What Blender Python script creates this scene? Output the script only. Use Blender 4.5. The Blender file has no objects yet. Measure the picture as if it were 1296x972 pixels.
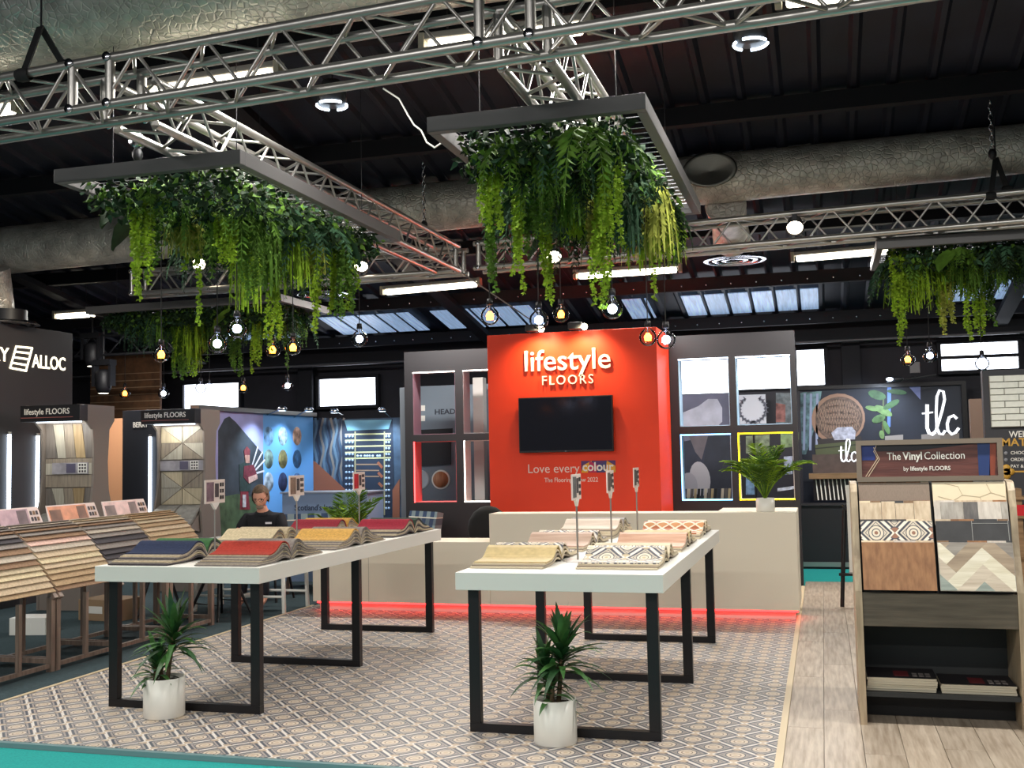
import bpy, bmesh, math, random
from mathutils import Vector, Matrix, Euler
random.seed(7)
S = bpy.context.scene
C = S.collection
PI = math.pi

# ------------------------------------------------------------------ camera
CF, CP, CR, CY, CH = 1358.5, .0649, -.0203, .2799, 1.55      # focal (px of 1296), pitch, roll, yaw, height
_F = Vector((-math.sin(CY) * math.cos(CP), math.cos(CY) * math.cos(CP), math.sin(CP)))
_R0 = Vector((math.cos(CY), math.sin(CY), 0)); _U0 = _R0.cross(_F)
_R = _R0 * math.cos(CR) + _U0 * math.sin(CR); _U = _R.cross(_F)
cd = bpy.data.cameras.new('camera'); cam = bpy.data.objects.new('camera', cd); C.objects.link(cam)
cam.matrix_world = Matrix(((_R.x, _U.x, -_F.x, 0), (_R.y, _U.y, -_F.y, 0), (_R.z, _U.z, -_F.z, CH), (0, 0, 0, 1)))
cd.sensor_width = 36; cd.lens = CF / 1296 * 36; cd.clip_end = 200
S.camera = cam
def P(u, v, y=None, x=None, z=None):
    "the world point seen at pixel (u, v) on the plane y=, x= or z="
    d = _F + _R * ((u - 648) / CF) + _U * ((486 - v) / CF)
    if y is not None: t = y / d.y
    elif x is not None: t = x / d.x
    else: t = (z - CH) / d.z
    return Vector((0, 0, CH)) + d * t

# ------------------------------------------------------------------ world, lights, exposure
S.view_settings.view_transform = 'Standard'; S.view_settings.look = 'None'
S.view_settings.gamma = 1; S.view_settings.use_curve_mapping = False
S.view_settings.exposure = 0.3
S.cycles.use_denoising = True
S.cycles.max_bounces = 6; S.cycles.diffuse_bounces = 3; S.cycles.transparent_max_bounces = 12
S.cycles.caustics_reflective = False; S.cycles.caustics_refractive = False
S.cycles.sample_clamp_indirect = 6
W = bpy.data.worlds.new('hall'); S.world = W; W.use_nodes = True
W.node_tree.nodes['Background'].inputs[0].default_value = (.86, .93, 1, 1)
W.node_tree.nodes['Background'].inputs[1].default_value = .5
def area(name, loc, size, power, col=(1, .97, .92), rot=(0, 0, 0)):
    l = bpy.data.lights.new(name, 'AREA'); l.shape = 'RECTANGLE'; l.size, l.size_y = size; l.energy = power; l.color = col
    o = bpy.data.objects.new(name, l); C.objects.link(o); o.location = loc; o.rotation_euler = rot
    return o
def spot(name, loc, aim, power, col=(1, .93, .82), cone=70, blend=.6, rad=.05, parent=None):
    l = bpy.data.lights.new(name, 'SPOT'); l.energy = power; l.color = col; l.spot_size = math.radians(cone); l.spot_blend = blend
    l.shadow_soft_size = rad
    o = bpy.data.objects.new(name, l); C.objects.link(o); o.location = loc
    o.rotation_euler = (Vector(aim) - Vector(loc)).to_track_quat('-Z', 'Y').to_euler()
    return o
# battens lit over the stand, plus unseen fill rows added over and behind the camera
for _x in (-6.2, -3.6, -1.0, 1.6):
    area('batten_and_fill_light', (_x, 5.95, 3.93), (1.45, .16), 92)
    area('batten_and_fill_light', (_x, .6, 4.4), (1.45, .16), 80)
    area('batten_and_fill_light', (_x, -3.2, 4.4), (1.45, .16), 75)
for _x in (-8.8, -4.5, -2.06, .3, 2.9):
    area('batten_and_fill_light', (_x, 12.0, 3.5), (1.3, .12), 85)

# ------------------------------------------------------------------ materials
def lin(c):
    c = c / 255
    return c / 12.92 if c <= .04045 else ((c + .055) / 1.055) ** 2.4
def rgb(c): return (lin(c[0]), lin(c[1]), lin(c[2]), 1)
def nt(m):
    m.use_nodes = True; t = m.node_tree
    return t, t.nodes, t.links, t.nodes['Principled BSDF']
MATS = {}
def mat(name, col, rough=.6, metal=0., var=0., vs=6., bump=0., bs=80., emis=None, es=0., stretch=None, spec=.5, alpha=None, col2=None, rnd=0.):
    if name in MATS: return MATS[name]
    m = bpy.data.materials.new(name); MATS[name] = m
    t, n, l, b = nt(m)
    b.inputs['Roughness'].default_value = rough; b.inputs['Metallic'].default_value = metal
    b.inputs['Specular IOR Level'].default_value = spec
    c = rgb(col); b.inputs['Base Color'].default_value = c
    m.diffuse_color = c
    if emis is not None:
        b.inputs['Emission Color'].default_value = rgb(emis); b.inputs['Emission Strength'].default_value = es
    if var or bump:
        tc = n.new('ShaderNodeTexCoord'); mp = n.new('ShaderNodeMapping'); l.new(tc.outputs['Object'], mp.inputs[0])
        if stretch: mp.inputs['Scale'].default_value = stretch
        if rnd:
            oi = n.new('ShaderNodeObjectInfo'); cx = n.new('ShaderNodeVectorMath'); cx.operation = 'SCALE'
            cx.inputs[0].default_value = (31, 17, 5); l.new(oi.outputs['Random'], cx.inputs['Scale']); l.new(cx.outputs[0], mp.inputs['Location'])
    if var:
        z = n.new('ShaderNodeTexNoise'); z.inputs['Scale'].default_value = vs; z.inputs['Detail'].default_value = 6
        l.new(mp.outputs[0], z.inputs['Vector'])
        r = n.new('ShaderNodeValToRGB'); l.new(z.outputs[0], r.inputs[0])
        c2 = rgb(col2) if col2 else tuple(min(1, k * (1 + var)) for k in c[:3]) + (1,)
        c1 = c if col2 else tuple(k * (1 - var) for k in c[:3]) + (1,)
        r.color_ramp.elements[0].position = .32; r.color_ramp.elements[1].position = .68
        r.color_ramp.elements[0].color = c1; r.color_ramp.elements[1].color = c2
        out = r.outputs[0]
        if rnd:
            hv = n.new('ShaderNodeHueSaturation'); ma = n.new('ShaderNodeMapRange'); ma.inputs[3].default_value = 1 - rnd; ma.inputs[4].default_value = 1 + rnd
            l.new(oi.outputs['Random'], ma.inputs[0]); l.new(ma.outputs[0], hv.inputs['Value']); l.new(out, hv.inputs['Color']); out = hv.outputs[0]
        l.new(out, b.inputs['Base Color'])
    if bump:
        z2 = n.new('ShaderNodeTexNoise'); z2.inputs['Scale'].default_value = bs; z2.inputs['Detail'].default_value = 4
        l.new(mp.outputs[0], z2.inputs['Vector'])
        bp_ = n.new('ShaderNodeBump'); bp_.inputs['Strength'].default_value = bump; bp_.inputs['Distance'].default_value = .01
        l.new(z2.outputs[0], bp_.inputs['Height']); l.new(bp_.outputs[0], b.inputs['Normal'])
    return m
def glow(name, col, s):
    if name in MATS: return MATS[name]
    m = bpy.data.materials.new(name); MATS[name] = m; t, n, l, b = nt(m)
    b.inputs['Base Color'].default_value = rgb(col); b.inputs['Emission Color'].default_value = rgb(col); b.inputs['Emission Strength'].default_value = s
    return m
class NX:
    "tiny expression helper for shader math"
    def __init__(s, t): s.t = t
    def m(s, op, *a):
        n = s.t.nodes.new('ShaderNodeMath'); n.operation = op
        for i, x in enumerate(a):
            if isinstance(x, (int, float)): n.inputs[i].default_value = x
            else: s.t.links.new(x, n.inputs[i])
        return n.outputs[0]
    def mix(s, f, a, b):
        n = s.t.nodes.new('ShaderNodeMix'); n.data_type = 'RGBA'
        for i, x in ((0, f), (6, a), (7, b)):
            if isinstance(x, (int, float, tuple)): n.inputs[i].default_value = x
            else: s.t.links.new(x, n.inputs[i])
        return n.outputs[2]
    def band(s, x, a, b): return s.m('MULTIPLY', s.m('GREATER_THAN', x, a), s.m('LESS_THAN', x, b))
def tile_mat(name, x0, y0, ax, ay, cols, va=1):
    "printed encaustic-tile lattice: white line, slate diamond, cream rosette"
    m = bpy.data.materials.new(name); MATS[name] = m; t, n, l, b = nt(m); e = NX(t)
    tc = n.new('ShaderNodeTexCoord'); sp = n.new('ShaderNodeSeparateXYZ'); l.new(tc.outputs['Object'], sp.inputs[0])
    def frac(o, c, a):
        u = e.m('DIVIDE', e.m('SUBTRACT', o, c), a)
        return e.m('ABSOLUTE', e.m('SUBTRACT', u, e.m('ROUND', u)))
    fu, fv = frac(sp.outputs[0], x0, ax), frac(sp.outputs[va], y0, ay)
    d1 = e.m('ADD', fu, fv); inB = e.m('GREATER_THAN', d1, .5)
    sel = lambda a, bb: e.m('ADD', e.m('MULTIPLY', a, e.m('SUBTRACT', 1, inB)), e.m('MULTIPLY', bb, inB))
    d = sel(d1, e.m('SUBTRACT', 1, d1)); du = sel(fu, e.m('SUBTRACT', .5, fu)); dv = sel(fv, e.m('SUBTRACT', .5, fv))
    r = e.m('SQRT', e.m('ADD', e.m('MULTIPLY', du, du), e.m('MULTIPLY', dv, dv)))
    dvm = e.m('SUBTRACT', dv, .5); r2 = e.m('SQRT', e.m('ADD', e.m('MULTIPLY', du, du), e.m('MULTIPLY', dvm, dvm)))
    dum = e.m('SUBTRACT', du, .5); r3 = e.m('SQRT', e.m('ADD', e.m('MULTIPLY', dv, dv), e.m('MULTIPLY', dum, dum)))
    base, white, dark, cream, tan, brown = [rgb(c) for c in cols]
    c = e.mix(e.m('GREATER_THAN', d, .455), base, white)
    c = e.mix(e.band(d, .365, .44), c, dark)
    c = e.mix(e.band(d, .285, .305), c, dark)
    c = e.mix(e.m('LESS_THAN', r2, .17), c, tan)
    c = e.mix(e.band(r2, .15, .175), c, brown)
    c = e.mix(e.m('LESS_THAN', r, .195), c, cream)
    c = e.mix(e.band(r, .19, .212), c, dark)
    c = e.mix(e.band(r, .1, .125), c, brown)
    c = e.mix(e.m('LESS_THAN', r, .05), c, tan)
    c = e.mix(e.m('LESS_THAN', r3, .07), c, white)
    l.new(c, b.inputs['Base Color']); b.inputs['Roughness'].default_value = .5
    return m
def foil_mat():
    m = bpy.data.materials.new('foil_wrap'); MATS['foil_wrap'] = m; t, n, l, b = nt(m)
    tc = n.new('ShaderNodeTexCoord'); v = n.new('ShaderNodeTexVoronoi'); v.feature = 'DISTANCE_TO_EDGE'; v.inputs['Scale'].default_value = 20
    l.new(tc.outputs['Object'], v.inputs['Vector'])
    z = n.new('ShaderNodeTexNoise'); z.inputs['Scale'].default_value = 7; z.inputs['Detail'].default_value = 8; l.new(tc.outputs['Object'], z.inputs['Vector'])
    r = n.new('ShaderNodeValToRGB'); l.new(z.outputs[0], r.inputs[0]); r.color_ramp.elements[0].color = rgb((166, 160, 152)); r.color_ramp.elements[1].color = rgb((224, 218, 208))
    r.color_ramp.elements[0].position = .3; r.color_ramp.elements[1].position = .75
    l.new(r.outputs[0], b.inputs['Base Color']); b.inputs['Metallic'].default_value = .35; b.inputs['Roughness'].default_value = .38
    r2 = n.new('ShaderNodeValToRGB'); l.new(v.outputs['Distance'], r2.inputs[0]); r2.color_ramp.elements[1].position = .12
    ad = n.new('ShaderNodeMath'); ad.operation = 'ADD'; l.new(r2.outputs[0], ad.inputs[0]); l.new(z.outputs[0], ad.inputs[1])
    bm_ = n.new('ShaderNodeBump'); bm_.inputs['Strength'].default_value = .4; bm_.inputs['Distance'].default_value = .02; l.new(ad.outputs[0], bm_.inputs['Height']); l.new(bm_.outputs[0], b.inputs['Normal'])
    return m
def wood_mat(name, c1, c2, axis=1, rough=.45, rnd=.12, scale=3.):
    st = [14, 14, 14]; st[axis] = 1.1
    return mat(name, c1, rough, var=1, col2=c2, vs=scale, stretch=tuple(st), bump=.12, bs=12, rnd=rnd)
def glass_mat():
    m = bpy.data.materials.new('clear_glass'); MATS['clear_glass'] = m; t, n, l, b = nt(m)
    tr = n.new('ShaderNodeBsdfTransparent'); gl = n.new('ShaderNodeBsdfGlossy'); gl.inputs['Roughness'].default_value = .03
    tr.inputs[0].default_value = (.96, .97, 1, 1)
    fr = n.new('ShaderNodeFresnel'); fr.inputs[0].default_value = 1.24; mx = n.new('ShaderNodeMixShader')
    l.new(fr.outputs[0], mx.inputs[0]); l.new(tr.outputs[0], mx.inputs[1]); l.new(gl.outputs[0], mx.inputs[2]); l.new(mx.outputs[0], n['Material Output'].inputs[0])
    return m

# ------------------------------------------------------------------ mesh builder
class MB:
    def __init__(s): s.v = []; s.f = []; s.sm = []
    def add(s, vs, fs, smooth=False):
        o = len(s.v); s.v += [tuple(p) for p in vs]
        for f in fs: s.f.append(tuple(i + o for i in f)); s.sm.append(smooth)
        return s
    def box(s, x0, x1, y0, y1, z0, z1, bev=0):
        if bev:
            b = min(bev, (x1 - x0) / 2.01, (y1 - y0) / 2.01, (z1 - z0) / 2.01)
            bm = bmesh.new(); bmesh.ops.create_cube(bm, size=1)
            for q in bm.verts: q.co = ((x0 + x1) / 2 + q.co.x * (x1 - x0), (y0 + y1) / 2 + q.co.y * (y1 - y0), (z0 + z1) / 2 + q.co.z * (z1 - z0))
            bmesh.ops.bevel(bm, geom=bm.edges[:], offset=b, segments=2, profile=.5, affect='EDGES')
            bm.verts.index_update()
            s.add([q.co[:] for q in bm.verts], [[q.index for q in f.verts] for f in bm.faces]); bm.free(); return s
        return s.add([(x0, y0, z0), (x1, y0, z0), (x1, y1, z0), (x0, y1, z0), (x0, y0, z1), (x1, y0, z1), (x1, y1, z1), (x0, y1, z1)],
                     [(0, 3, 2, 1), (4, 5, 6, 7), (0, 1, 5, 4), (1, 2, 6, 5), (2, 3, 7, 6), (3, 0, 4, 7)])
    def prism(s, poly, d, flip=False):
        "extrude a 3-D polygon by the vector d"
        d = Vector(d); n = len(poly); a = [Vector(p) for p in poly]; b = [p + d for p in a]
        return s.add(a + b, [tuple(range(n))[::-1], tuple(range(n, 2 * n))] + [(i, (i + 1) % n, n + (i + 1) % n, n + i) for i in range(n)])
    def tube(s, pts, r, n=8, caps=True, smooth=True):
        pts = [Vector(p) for p in pts]; m = len(pts); rr = r if isinstance(r, (list, tuple)) else [r] * m
        vs = []; up = None
        for i, p in enumerate(pts):
            t = (pts[min(i + 1, m - 1)] - pts[max(i - 1, 0)]).normalized()
            if up is None: up = t.orthogonal().normalized()
            a = (up - t * up.dot(t)); a = a.normalized() if a.length > 1e-6 else t.orthogonal().normalized(); up = a; b = t.cross(a)
            vs += [p + (a * math.cos(k * 2 * PI / n) + b * math.sin(k * 2 * PI / n)) * rr[i] for k in range(n)]
        fs = [(i * n + k, i * n + (k + 1) % n, (i + 1) * n + (k + 1) % n, (i + 1) * n + k) for i in range(m - 1) for k in range(n)]
        s.add(vs, fs, smooth)
        if caps: s.add(vs[:n], [tuple(range(n))[::-1]]); s.add(vs[-n:], [tuple(range(n))])
        return s
    def lathe(s, prof, n=24, c=(0, 0, 0), smooth=True, axis='z'):
        vs = []
        for r, h in prof:
            for k in range(n):
                a = k * 2 * PI / n; x, y = r * math.cos(a), r * math.sin(a)
                q = (x, y, h) if axis == 'z' else (x, h, y) if axis == 'y' else (h, x, y)
                vs.append((q[0] + c[0], q[1] + c[1], q[2] + c[2]))
        fs = [(i * n + k, i * n + (k + 1) % n, (i + 1) * n + (k + 1) % n, (i + 1) * n + k) for i in range(len(prof) - 1) for k in range(n)]
        if axis == 'y': fs = [f[::-1] for f in fs]
        return s.add(vs, fs, smooth)
    def ball(s, c, r, n=12, sq=(1, 1, 1)):
        m = max(4, n // 2)
        vs = [(c[0] + sq[0] * r * math.sin(PI * i / m) * math.cos(2 * PI * k / n), c[1] + sq[1] * r * math.sin(PI * i / m) * math.sin(2 * PI * k / n), c[2] + sq[2] * r * math.cos(PI * i / m)) for i in range(m + 1) for k in range(n)]
        fs = [(i * n + k, (i + 1) * n + k, (i + 1) * n + (k + 1) % n, i * n + (k + 1) % n) for i in range(m) for k in range(n)]
        return s.add(vs, fs, True)
    def strip(s, prof, thick, a0, a1, axis='x', smooth=True):
        "a bent sheet: 2-D profile [(p, z)] swept from a0 to a1; thick along the profile normal"
        n = len(prof); top = []; bot = []
        for i, (p, z) in enumerate(prof):
            q0, q1 = prof[max(i - 1, 0)], prof[min(i + 1, n - 1)]; dx, dz = q1[0] - q0[0], q1[1] - q0[1]; L = math.hypot(dx, dz) or 1
            top.append((p - dz / L * thick, z + dx / L * thick)); bot.append((p, z))
        ring = bot + top[::-1]; m = len(ring)
        mk = (lambda a, q: (a, q[0], q[1])) if axis == 'x' else (lambda a, q: (q[0], a, q[1]))
        vs = [mk(a0, q) for q in ring] + [mk(a1, q) for q in ring]
        fs = [(i, (i + 1) % m, m + (i + 1) % m, m + i) for i in range(m)]
        if axis == 'x': fs = [f[::-1] for f in fs]
        fs2 = []
        for i in range(n - 1): fs2 += [(i, i + 1, m - 2 - i, m - 1 - i), (m + i, 2 * m - 1 - i, 2 * m - 2 - i, m + i + 1)]
        if axis == 'x': pass
        else: fs2 = [f[::-1] for f in fs2]
        s.add(vs, fs + fs2); return s
    def ribbon(s, pts, w, d, nrm=(0, -1, 0)):
        "a flat stroke of width w (number or list) through points, extruded by d along nrm"
        pts = [Vector(p) for p in pts]; nrm = Vector(nrm).normalized(); m = len(pts); L = []; Rr = []
        for i, p in enumerate(pts):
            t = (pts[min(i + 1, m - 1)] - pts[max(i - 1, 0)]).normalized(); q = t.cross(nrm); ww = w[i] if isinstance(w, (list, tuple)) else w
            L.append(p + q * ww / 2); Rr.append(p - q * ww / 2)
        e = nrm * d
        for i in range(m - 1): s.prism([L[i], L[i + 1], Rr[i + 1], Rr[i]], e)
        return s
    def mesh(s, name):
        me = bpy.data.meshes.new(name); me.from_pydata(s.v, [], s.f)
        me.polygons.foreach_set('use_smooth', s.sm); me.update(); return me
NP = {}
def obj(name, mb, m, parent=None, w=False, loc=None):
    me = mb if isinstance(mb, bpy.types.Mesh) else mb.mesh(name)
    if w and parent is not None:
        L = parent.location; me.transform(Matrix.Translation((-L.x, -L.y, -L.z)))
    o = bpy.data.objects.new(name, me); C.objects.link(o)
    if m is not None and not me.materials: me.materials.append(m if not isinstance(m, str) else MATS[m])
    o.parent = parent
    if loc: o.location = loc
    return o
def tag(o, label=None, cat=None, group=None, kind=None):
    if label: o['label'] = label
    if cat: o['category'] = cat
    if group: o['group'] = group
    if kind: o['kind'] = kind
    return o
def thing(name, label, cat, loc=(0, 0, 0), rz=0, group=None):
    o = bpy.data.objects.new(name, None); C.objects.link(o); o.location = loc; o.rotation_euler = (0, 0, rz); o.empty_display_size = .1
    return tag(o, label, cat, group)
def struct(name, mb, m, parent=None, label=None):
    o = obj(name, mb, m, parent)
    if parent is None: o['kind'] = 'structure'
    if label: o['label'] = label
    return o
def sroot(name, label=None, loc=(0, 0, 0)):
    o = bpy.data.objects.new(name, None); C.objects.link(o); o.location = loc; o['kind'] = 'structure'
    if label: o['label'] = label
    return o
def copy_tree(o, parent=None):
    c = o.copy(); C.objects.link(c); c.parent = parent
    for ch in list(o.children): copy_tree(ch, c)
    return c
_rod = {}
def rod(name, a, b, r, m, parent, n=8):
    "a straight round bar, sharing one unit mesh per material"
    k = (m if isinstance(m, str) else m.name, n)
    if k not in _rod:
        q = MB(); q.lathe([(1, 0), (1, 1)], n); q.add(q.v[:n], [tuple(range(n))[::-1]]); q.add(q.v[n:2 * n], [tuple(range(n))])
        _rod[k] = q.mesh('rod'); _rod[k].materials.append(MATS[k[0]])
    a, b = Vector(a), Vector(b); d = b - a
    o = bpy.data.objects.new(name, _rod[k]); C.objects.link(o); o.parent = parent
    if parent is not None: a = a - parent.location
    o.location = a; o.rotation_mode = 'QUATERNION'; o.rotation_quaternion = d.to_track_quat('Z', 'Y'); o.scale = (r, r, d.length)
    return o
def text(name, body, size, m, parent, loc, rot=(PI / 2, 0, 0), depth=.004, bold=0., align='LEFT', width=None, space=1., shear=0., w=True):
    cu = bpy.data.curves.new(name, 'FONT'); cu.body = body; cu.size = size; cu.extrude = depth; cu.offset = bold * size; cu.align_x = align
    cu.space_character = space; cu.shear = shear; cu.resolution_u = 3
    t = bpy.data.objects.new('tmp', cu); C.objects.link(t)
    dg = bpy.context.evaluated_depsgraph_get(); me = bpy.data.meshes.new_from_object(t.evaluated_get(dg)); C.objects.unlink(t); bpy.data.objects.remove(t)
    if width and len(me.vertices):
        xs = [q.co.x for q in me.vertices]; k = width / (max(xs) - min(xs)); x0 = min(xs)
        for q in me.vertices: q.co.x = (q.co.x - (x0 if align == 'LEFT' else 0)) * k
    me.transform(Euler(rot).to_matrix().to_4x4()); me.materials.clear()
    L = Vector(loc) - (parent.location if parent is not None and w else Vector())
    o = obj(name, me, m, parent); o.location = L
    return o

# ------------------------------------------------------------------ materials in use
WHITE = mat('white_laminate', (226, 224, 216), .45)
BLACK = mat('black_steel', (24, 22, 24), .4, .3)
PANEL = mat('charcoal_panel', (33, 31, 34), .55)
ALU = mat('aluminium_tube', (176, 173, 168), .32, .85)
FRAMEG = mat('planter_grey', (92, 90, 90), .5)
DARK = mat('dark_metal', (30, 30, 34), .5, .2)
ROOF = mat('dark_roof_sheet', (26, 29, 42), .55, 0., var=.35, vs=2, spec=.3)
ROOFB = mat('roof_beam', (22, 22, 28), .7, spec=.25)
HALL = mat('hall_wall_dark', (27, 25, 33), .8, var=.2, vs=3)
FOIL = foil_mat()
TEAL = mat('teal_carpet', (26, 158, 152), .95, var=.12, vs=90, bump=.3, bs=300)
SLATE = mat('slate_carpet', (44, 63, 68), .95, var=.22, vs=30, bump=.3, bs=300)
TRIM = mat('oak_edge_trim', (205, 186, 152), .45)
KERB = mat('kerb_grey', (104, 134, 136), .6)
TILE = tile_mat('printed_tile_vinyl', -.605, 5.78, .2445, .262, [(158, 149, 142), (214, 208, 200), (80, 86, 96), (204, 189, 170), (190, 170, 146), (136, 118, 102)])
OAK = wood_mat('grey_oak_plank', (146, 130, 112), (186, 172, 154), 1, .38, .1)
GLASS = glass_mat()
DAY = glow('daylight_pane', (236, 242, 255), 5.0)
SKY = mat('rooflight_pane', (150, 170, 196), .4, var=.8, vs=2.5, stretch=(10, .7, 1), rnd=.35, emis=(150, 178, 214), es=.55)
TUBE = glow('fluorescent_tube', (255, 246, 222), 7)
COOL = glow('cool_filament', (206, 222, 255), 26)
WARM = glow('amber_filament', (255, 142, 44), 13)
BULBW = glow('lamp_lens_glow', (255, 232, 205), 22)
LEDW = glow('led_white', (222, 238, 255), 5)
CHROME = mat('chrome', (200, 200, 205), .2, 1)
BAND = mat('black_webbing', (14, 14, 15), .8)

# ------------------------------------------------------------------ floors
struct('floor', MB().box(-14, 7, -8, 16.2, -.13, -.04), mat('hall_carpet', (96, 92, 88), .95, var=.15, vs=20), label='grey hall floor')
struct('floor_aisle', MB().box(-14, 7, 3.4, 5.4, -.04, -.03), TEAL, label='turquoise aisle carpet in front')
struct('floor_back_aisle', MB().box(-5.2, 7, 12.9, 15.6, -.04, -.03), TEAL, label='turquoise aisle carpet at the back')
struct('floor_slate_carpet', MB().box(-13.9, -5.235, 5.1, 15.55, -.03, .0), SLATE, label='dark slate carpet beside the tiled floor')
fl = sroot('floor_tile_vinyl', 'sheet floor printed with cream rosette and slate diamond tiles')
obj('tile_sheet', MB().box(-5.2, -.285, 5.11, 12.6, -.028, .0), TILE, fl)
obj('edge_trim', MB().box(-5.235, -5.2, 5.1, 10.4, -.03, .004), TRIM, fl)
obj('edge_trim', MB().box(-.285, -.247, 5.1, 12.6, -.03, .005), TRIM, fl)
obj('kerb', MB().box(-5.235, -.247, 5.075, 5.11, -.03, -.002), KERB, fl)
fw = sroot('floor_wood', 'grey oak plank floor')
obj('underlay', MB().box(-.247, 3.9, 4.9, 13.05, -.03, -.014), DARK, fw)
pk = {}
def plank(x, y0, y1):
    L = round(y1 - y0, 2)
    if L not in pk:
        pk[L] = MB().box(.0012, .1958, .0012, L - .0012, -.014, 0, .0015).mesh('plank'); pk[L].materials.append(OAK)
    o = bpy.data.objects.new('plank', pk[L]); C.objects.link(o); o.parent = fw; o.location = (x, y0, 0)
for i in range(21):
    y = 4.9 - [.0, .93, .47, 1.2, .3, .76][i % 6]
    while y < 13.05:
        a, b = max(y, 4.9), min(y + 1.38, 13.05)
        if b - a > .05: plank(-.247 + i * .197, a, b)
        y += 1.38

# ------------------------------------------------------------------ hall shell
def RZ(y): return 3.3 + .18 * (15.6 - y)
ce = sroot('ceiling', 'dark corrugated metal roof', (0, 0, 3.3))
m = MB(); x = -14.0; prof = []
while x < 7:
    prof += [(x, 0), (x + .2, 0), (x + .23, -.035), (x + .27, -.035)]; x += .3
vs = []
for y in (-8, 15.7):
    vs += [(px, y, RZ(y) + pz - 3.3) for px, pz in prof]
n = len(prof); m.add(vs, [(i, i + 1, n + i + 1, n + i) for i in range(n - 1)])
obj('roof_sheet', m, ROOF, ce)
for y in (14.95, 13.3, 11.55, 9.0, 7.2, 4.4, 1.5, -2):
    obj('purlin', MB().box(-14, 7, y - .05, y + .05, RZ(y) - .2 - 3.3, RZ(y) - .045 - 3.3), ROOFB, ce)
m = None
bolt = MB().ball((0, 0, 0), .016, 6).mesh('bolt'); bolt.materials.append(CHROME)
for y in (14.95, 13.3):
    for k in range(34):
        o = bpy.data.objects.new('bolt', bolt); C.objects.link(o); o.parent = ce; o.location = (-7 + k * .3, y - .055, RZ(y) - .14 - 3.3)
for x in (-9.6, -4.6, 2.3):
    a = Vector((x, -6, RZ(-6) - .3)); m = MB()
    m.prism([(x - .09, -8, RZ(-8) - .19 - 3.3), (x + .09, -8, RZ(-8) - .19 - 3.3), (x + .09, -8, RZ(-8) - .26 - 3.3), (x - .09, -8, RZ(-8) - .26 - 3.3)], (0, 23.3, -.18 * 23.3))
    obj('rafter', m, ROOFB, ce)
# rooflights: pale sheets laid just below the corrugation
for x0, x1 in ((-8.9, -7.6), (-6.9, -5.5), (-5.2, -3.75), (-2.5, -2.15), (-1.72, .02), (1.55, 3.2)):
    k = 0; x = x0
    while x < x1 - .05:
        w = min(.27, x1 - x); y0, y1 = 13.95, 14.8
        obj('rooflight', MB().prism([(x + .02, y0, RZ(y0) - .05 - 3.3), (x + w, y0, RZ(y0) - .05 - 3.3), (x + w, y1, RZ(y1) - .05 - 3.3), (x + .02, y1, RZ(y1) - .05 - 3.3)], (0, 0, .01)), SKY, ce)
        x += .3
struct('wall_back', MB().box(-14, 7, 15.6, 15.8, -.13, 3.5), HALL)
struct('wall_left', MB().box(-14.2, -14, -8, 15.8, -.13, 7.8), HALL)
struct('wall_right', MB().box(7, 7.2, -8, 15.8, -.13, 7.8), HALL)
m = MB().box(-14, 7, 15.3, 15.5, 3.02, 3.26); struct('trim_1', m, ROOFB, label='dark steel eaves beam along the back wall')
m = MB(); m.tube([(-14, 15.2, 2.98), (7, 15.2, 3.0)], .02, 6); struct('trim_2', m, mat('conduit_grey', (90, 88, 92), .5, .4), label='grey conduit run below the eaves beam')
WIN = [((234, 486), (304, 515)), ((405, 479), (477, 512)), ((852, 454), (924, 497)), ((932, 447), (1003, 491)), ((1008, 443), (1044, 487)), ((1190, 434), (1289, 466))]
for i, ((u0, v0), (u1, v1)) in enumerate(WIN):
    a, b = P(u0, v0, y=15.56), P(u1, v1, y=15.56); zt = (a.z + P(u1, v0, y=15.56).z) / 2; zb = b.z
    w = sroot('window_%d' % (i + 1), 'bright transom window in the back wall', ((a.x + b.x) / 2, 15.56, zb))
    obj('pane', MB().box(a.x, b.x, 15.56, 15.58, zb, zt), DAY, w, w=True)
    f = MB()
    for x in (a.x - .05, b.x): f.box(x, x + .05, 15.5, 15.6, zb - .05, zt + .05)
    for z in (zb - .05, zt): f.box(a.x, b.x, 15.5, 15.6, z, z + .05)
    if i == 5: f.box(a.x, b.x, 15.52, 15.6, (zb + zt) / 2 - .025, (zb + zt) / 2 + .02)
    obj('window_frame', f, ROOFB, w, w=True)
for i, x in enumerate((-7.85, -4.2, .42, 3.3)):
    struct('trim_%d' % (i + 3), MB().box(x - .12, x + .12, 15.42, 15.6, -.03, 3.1), ROOFB, label='dark steel column on the back wall')

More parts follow.
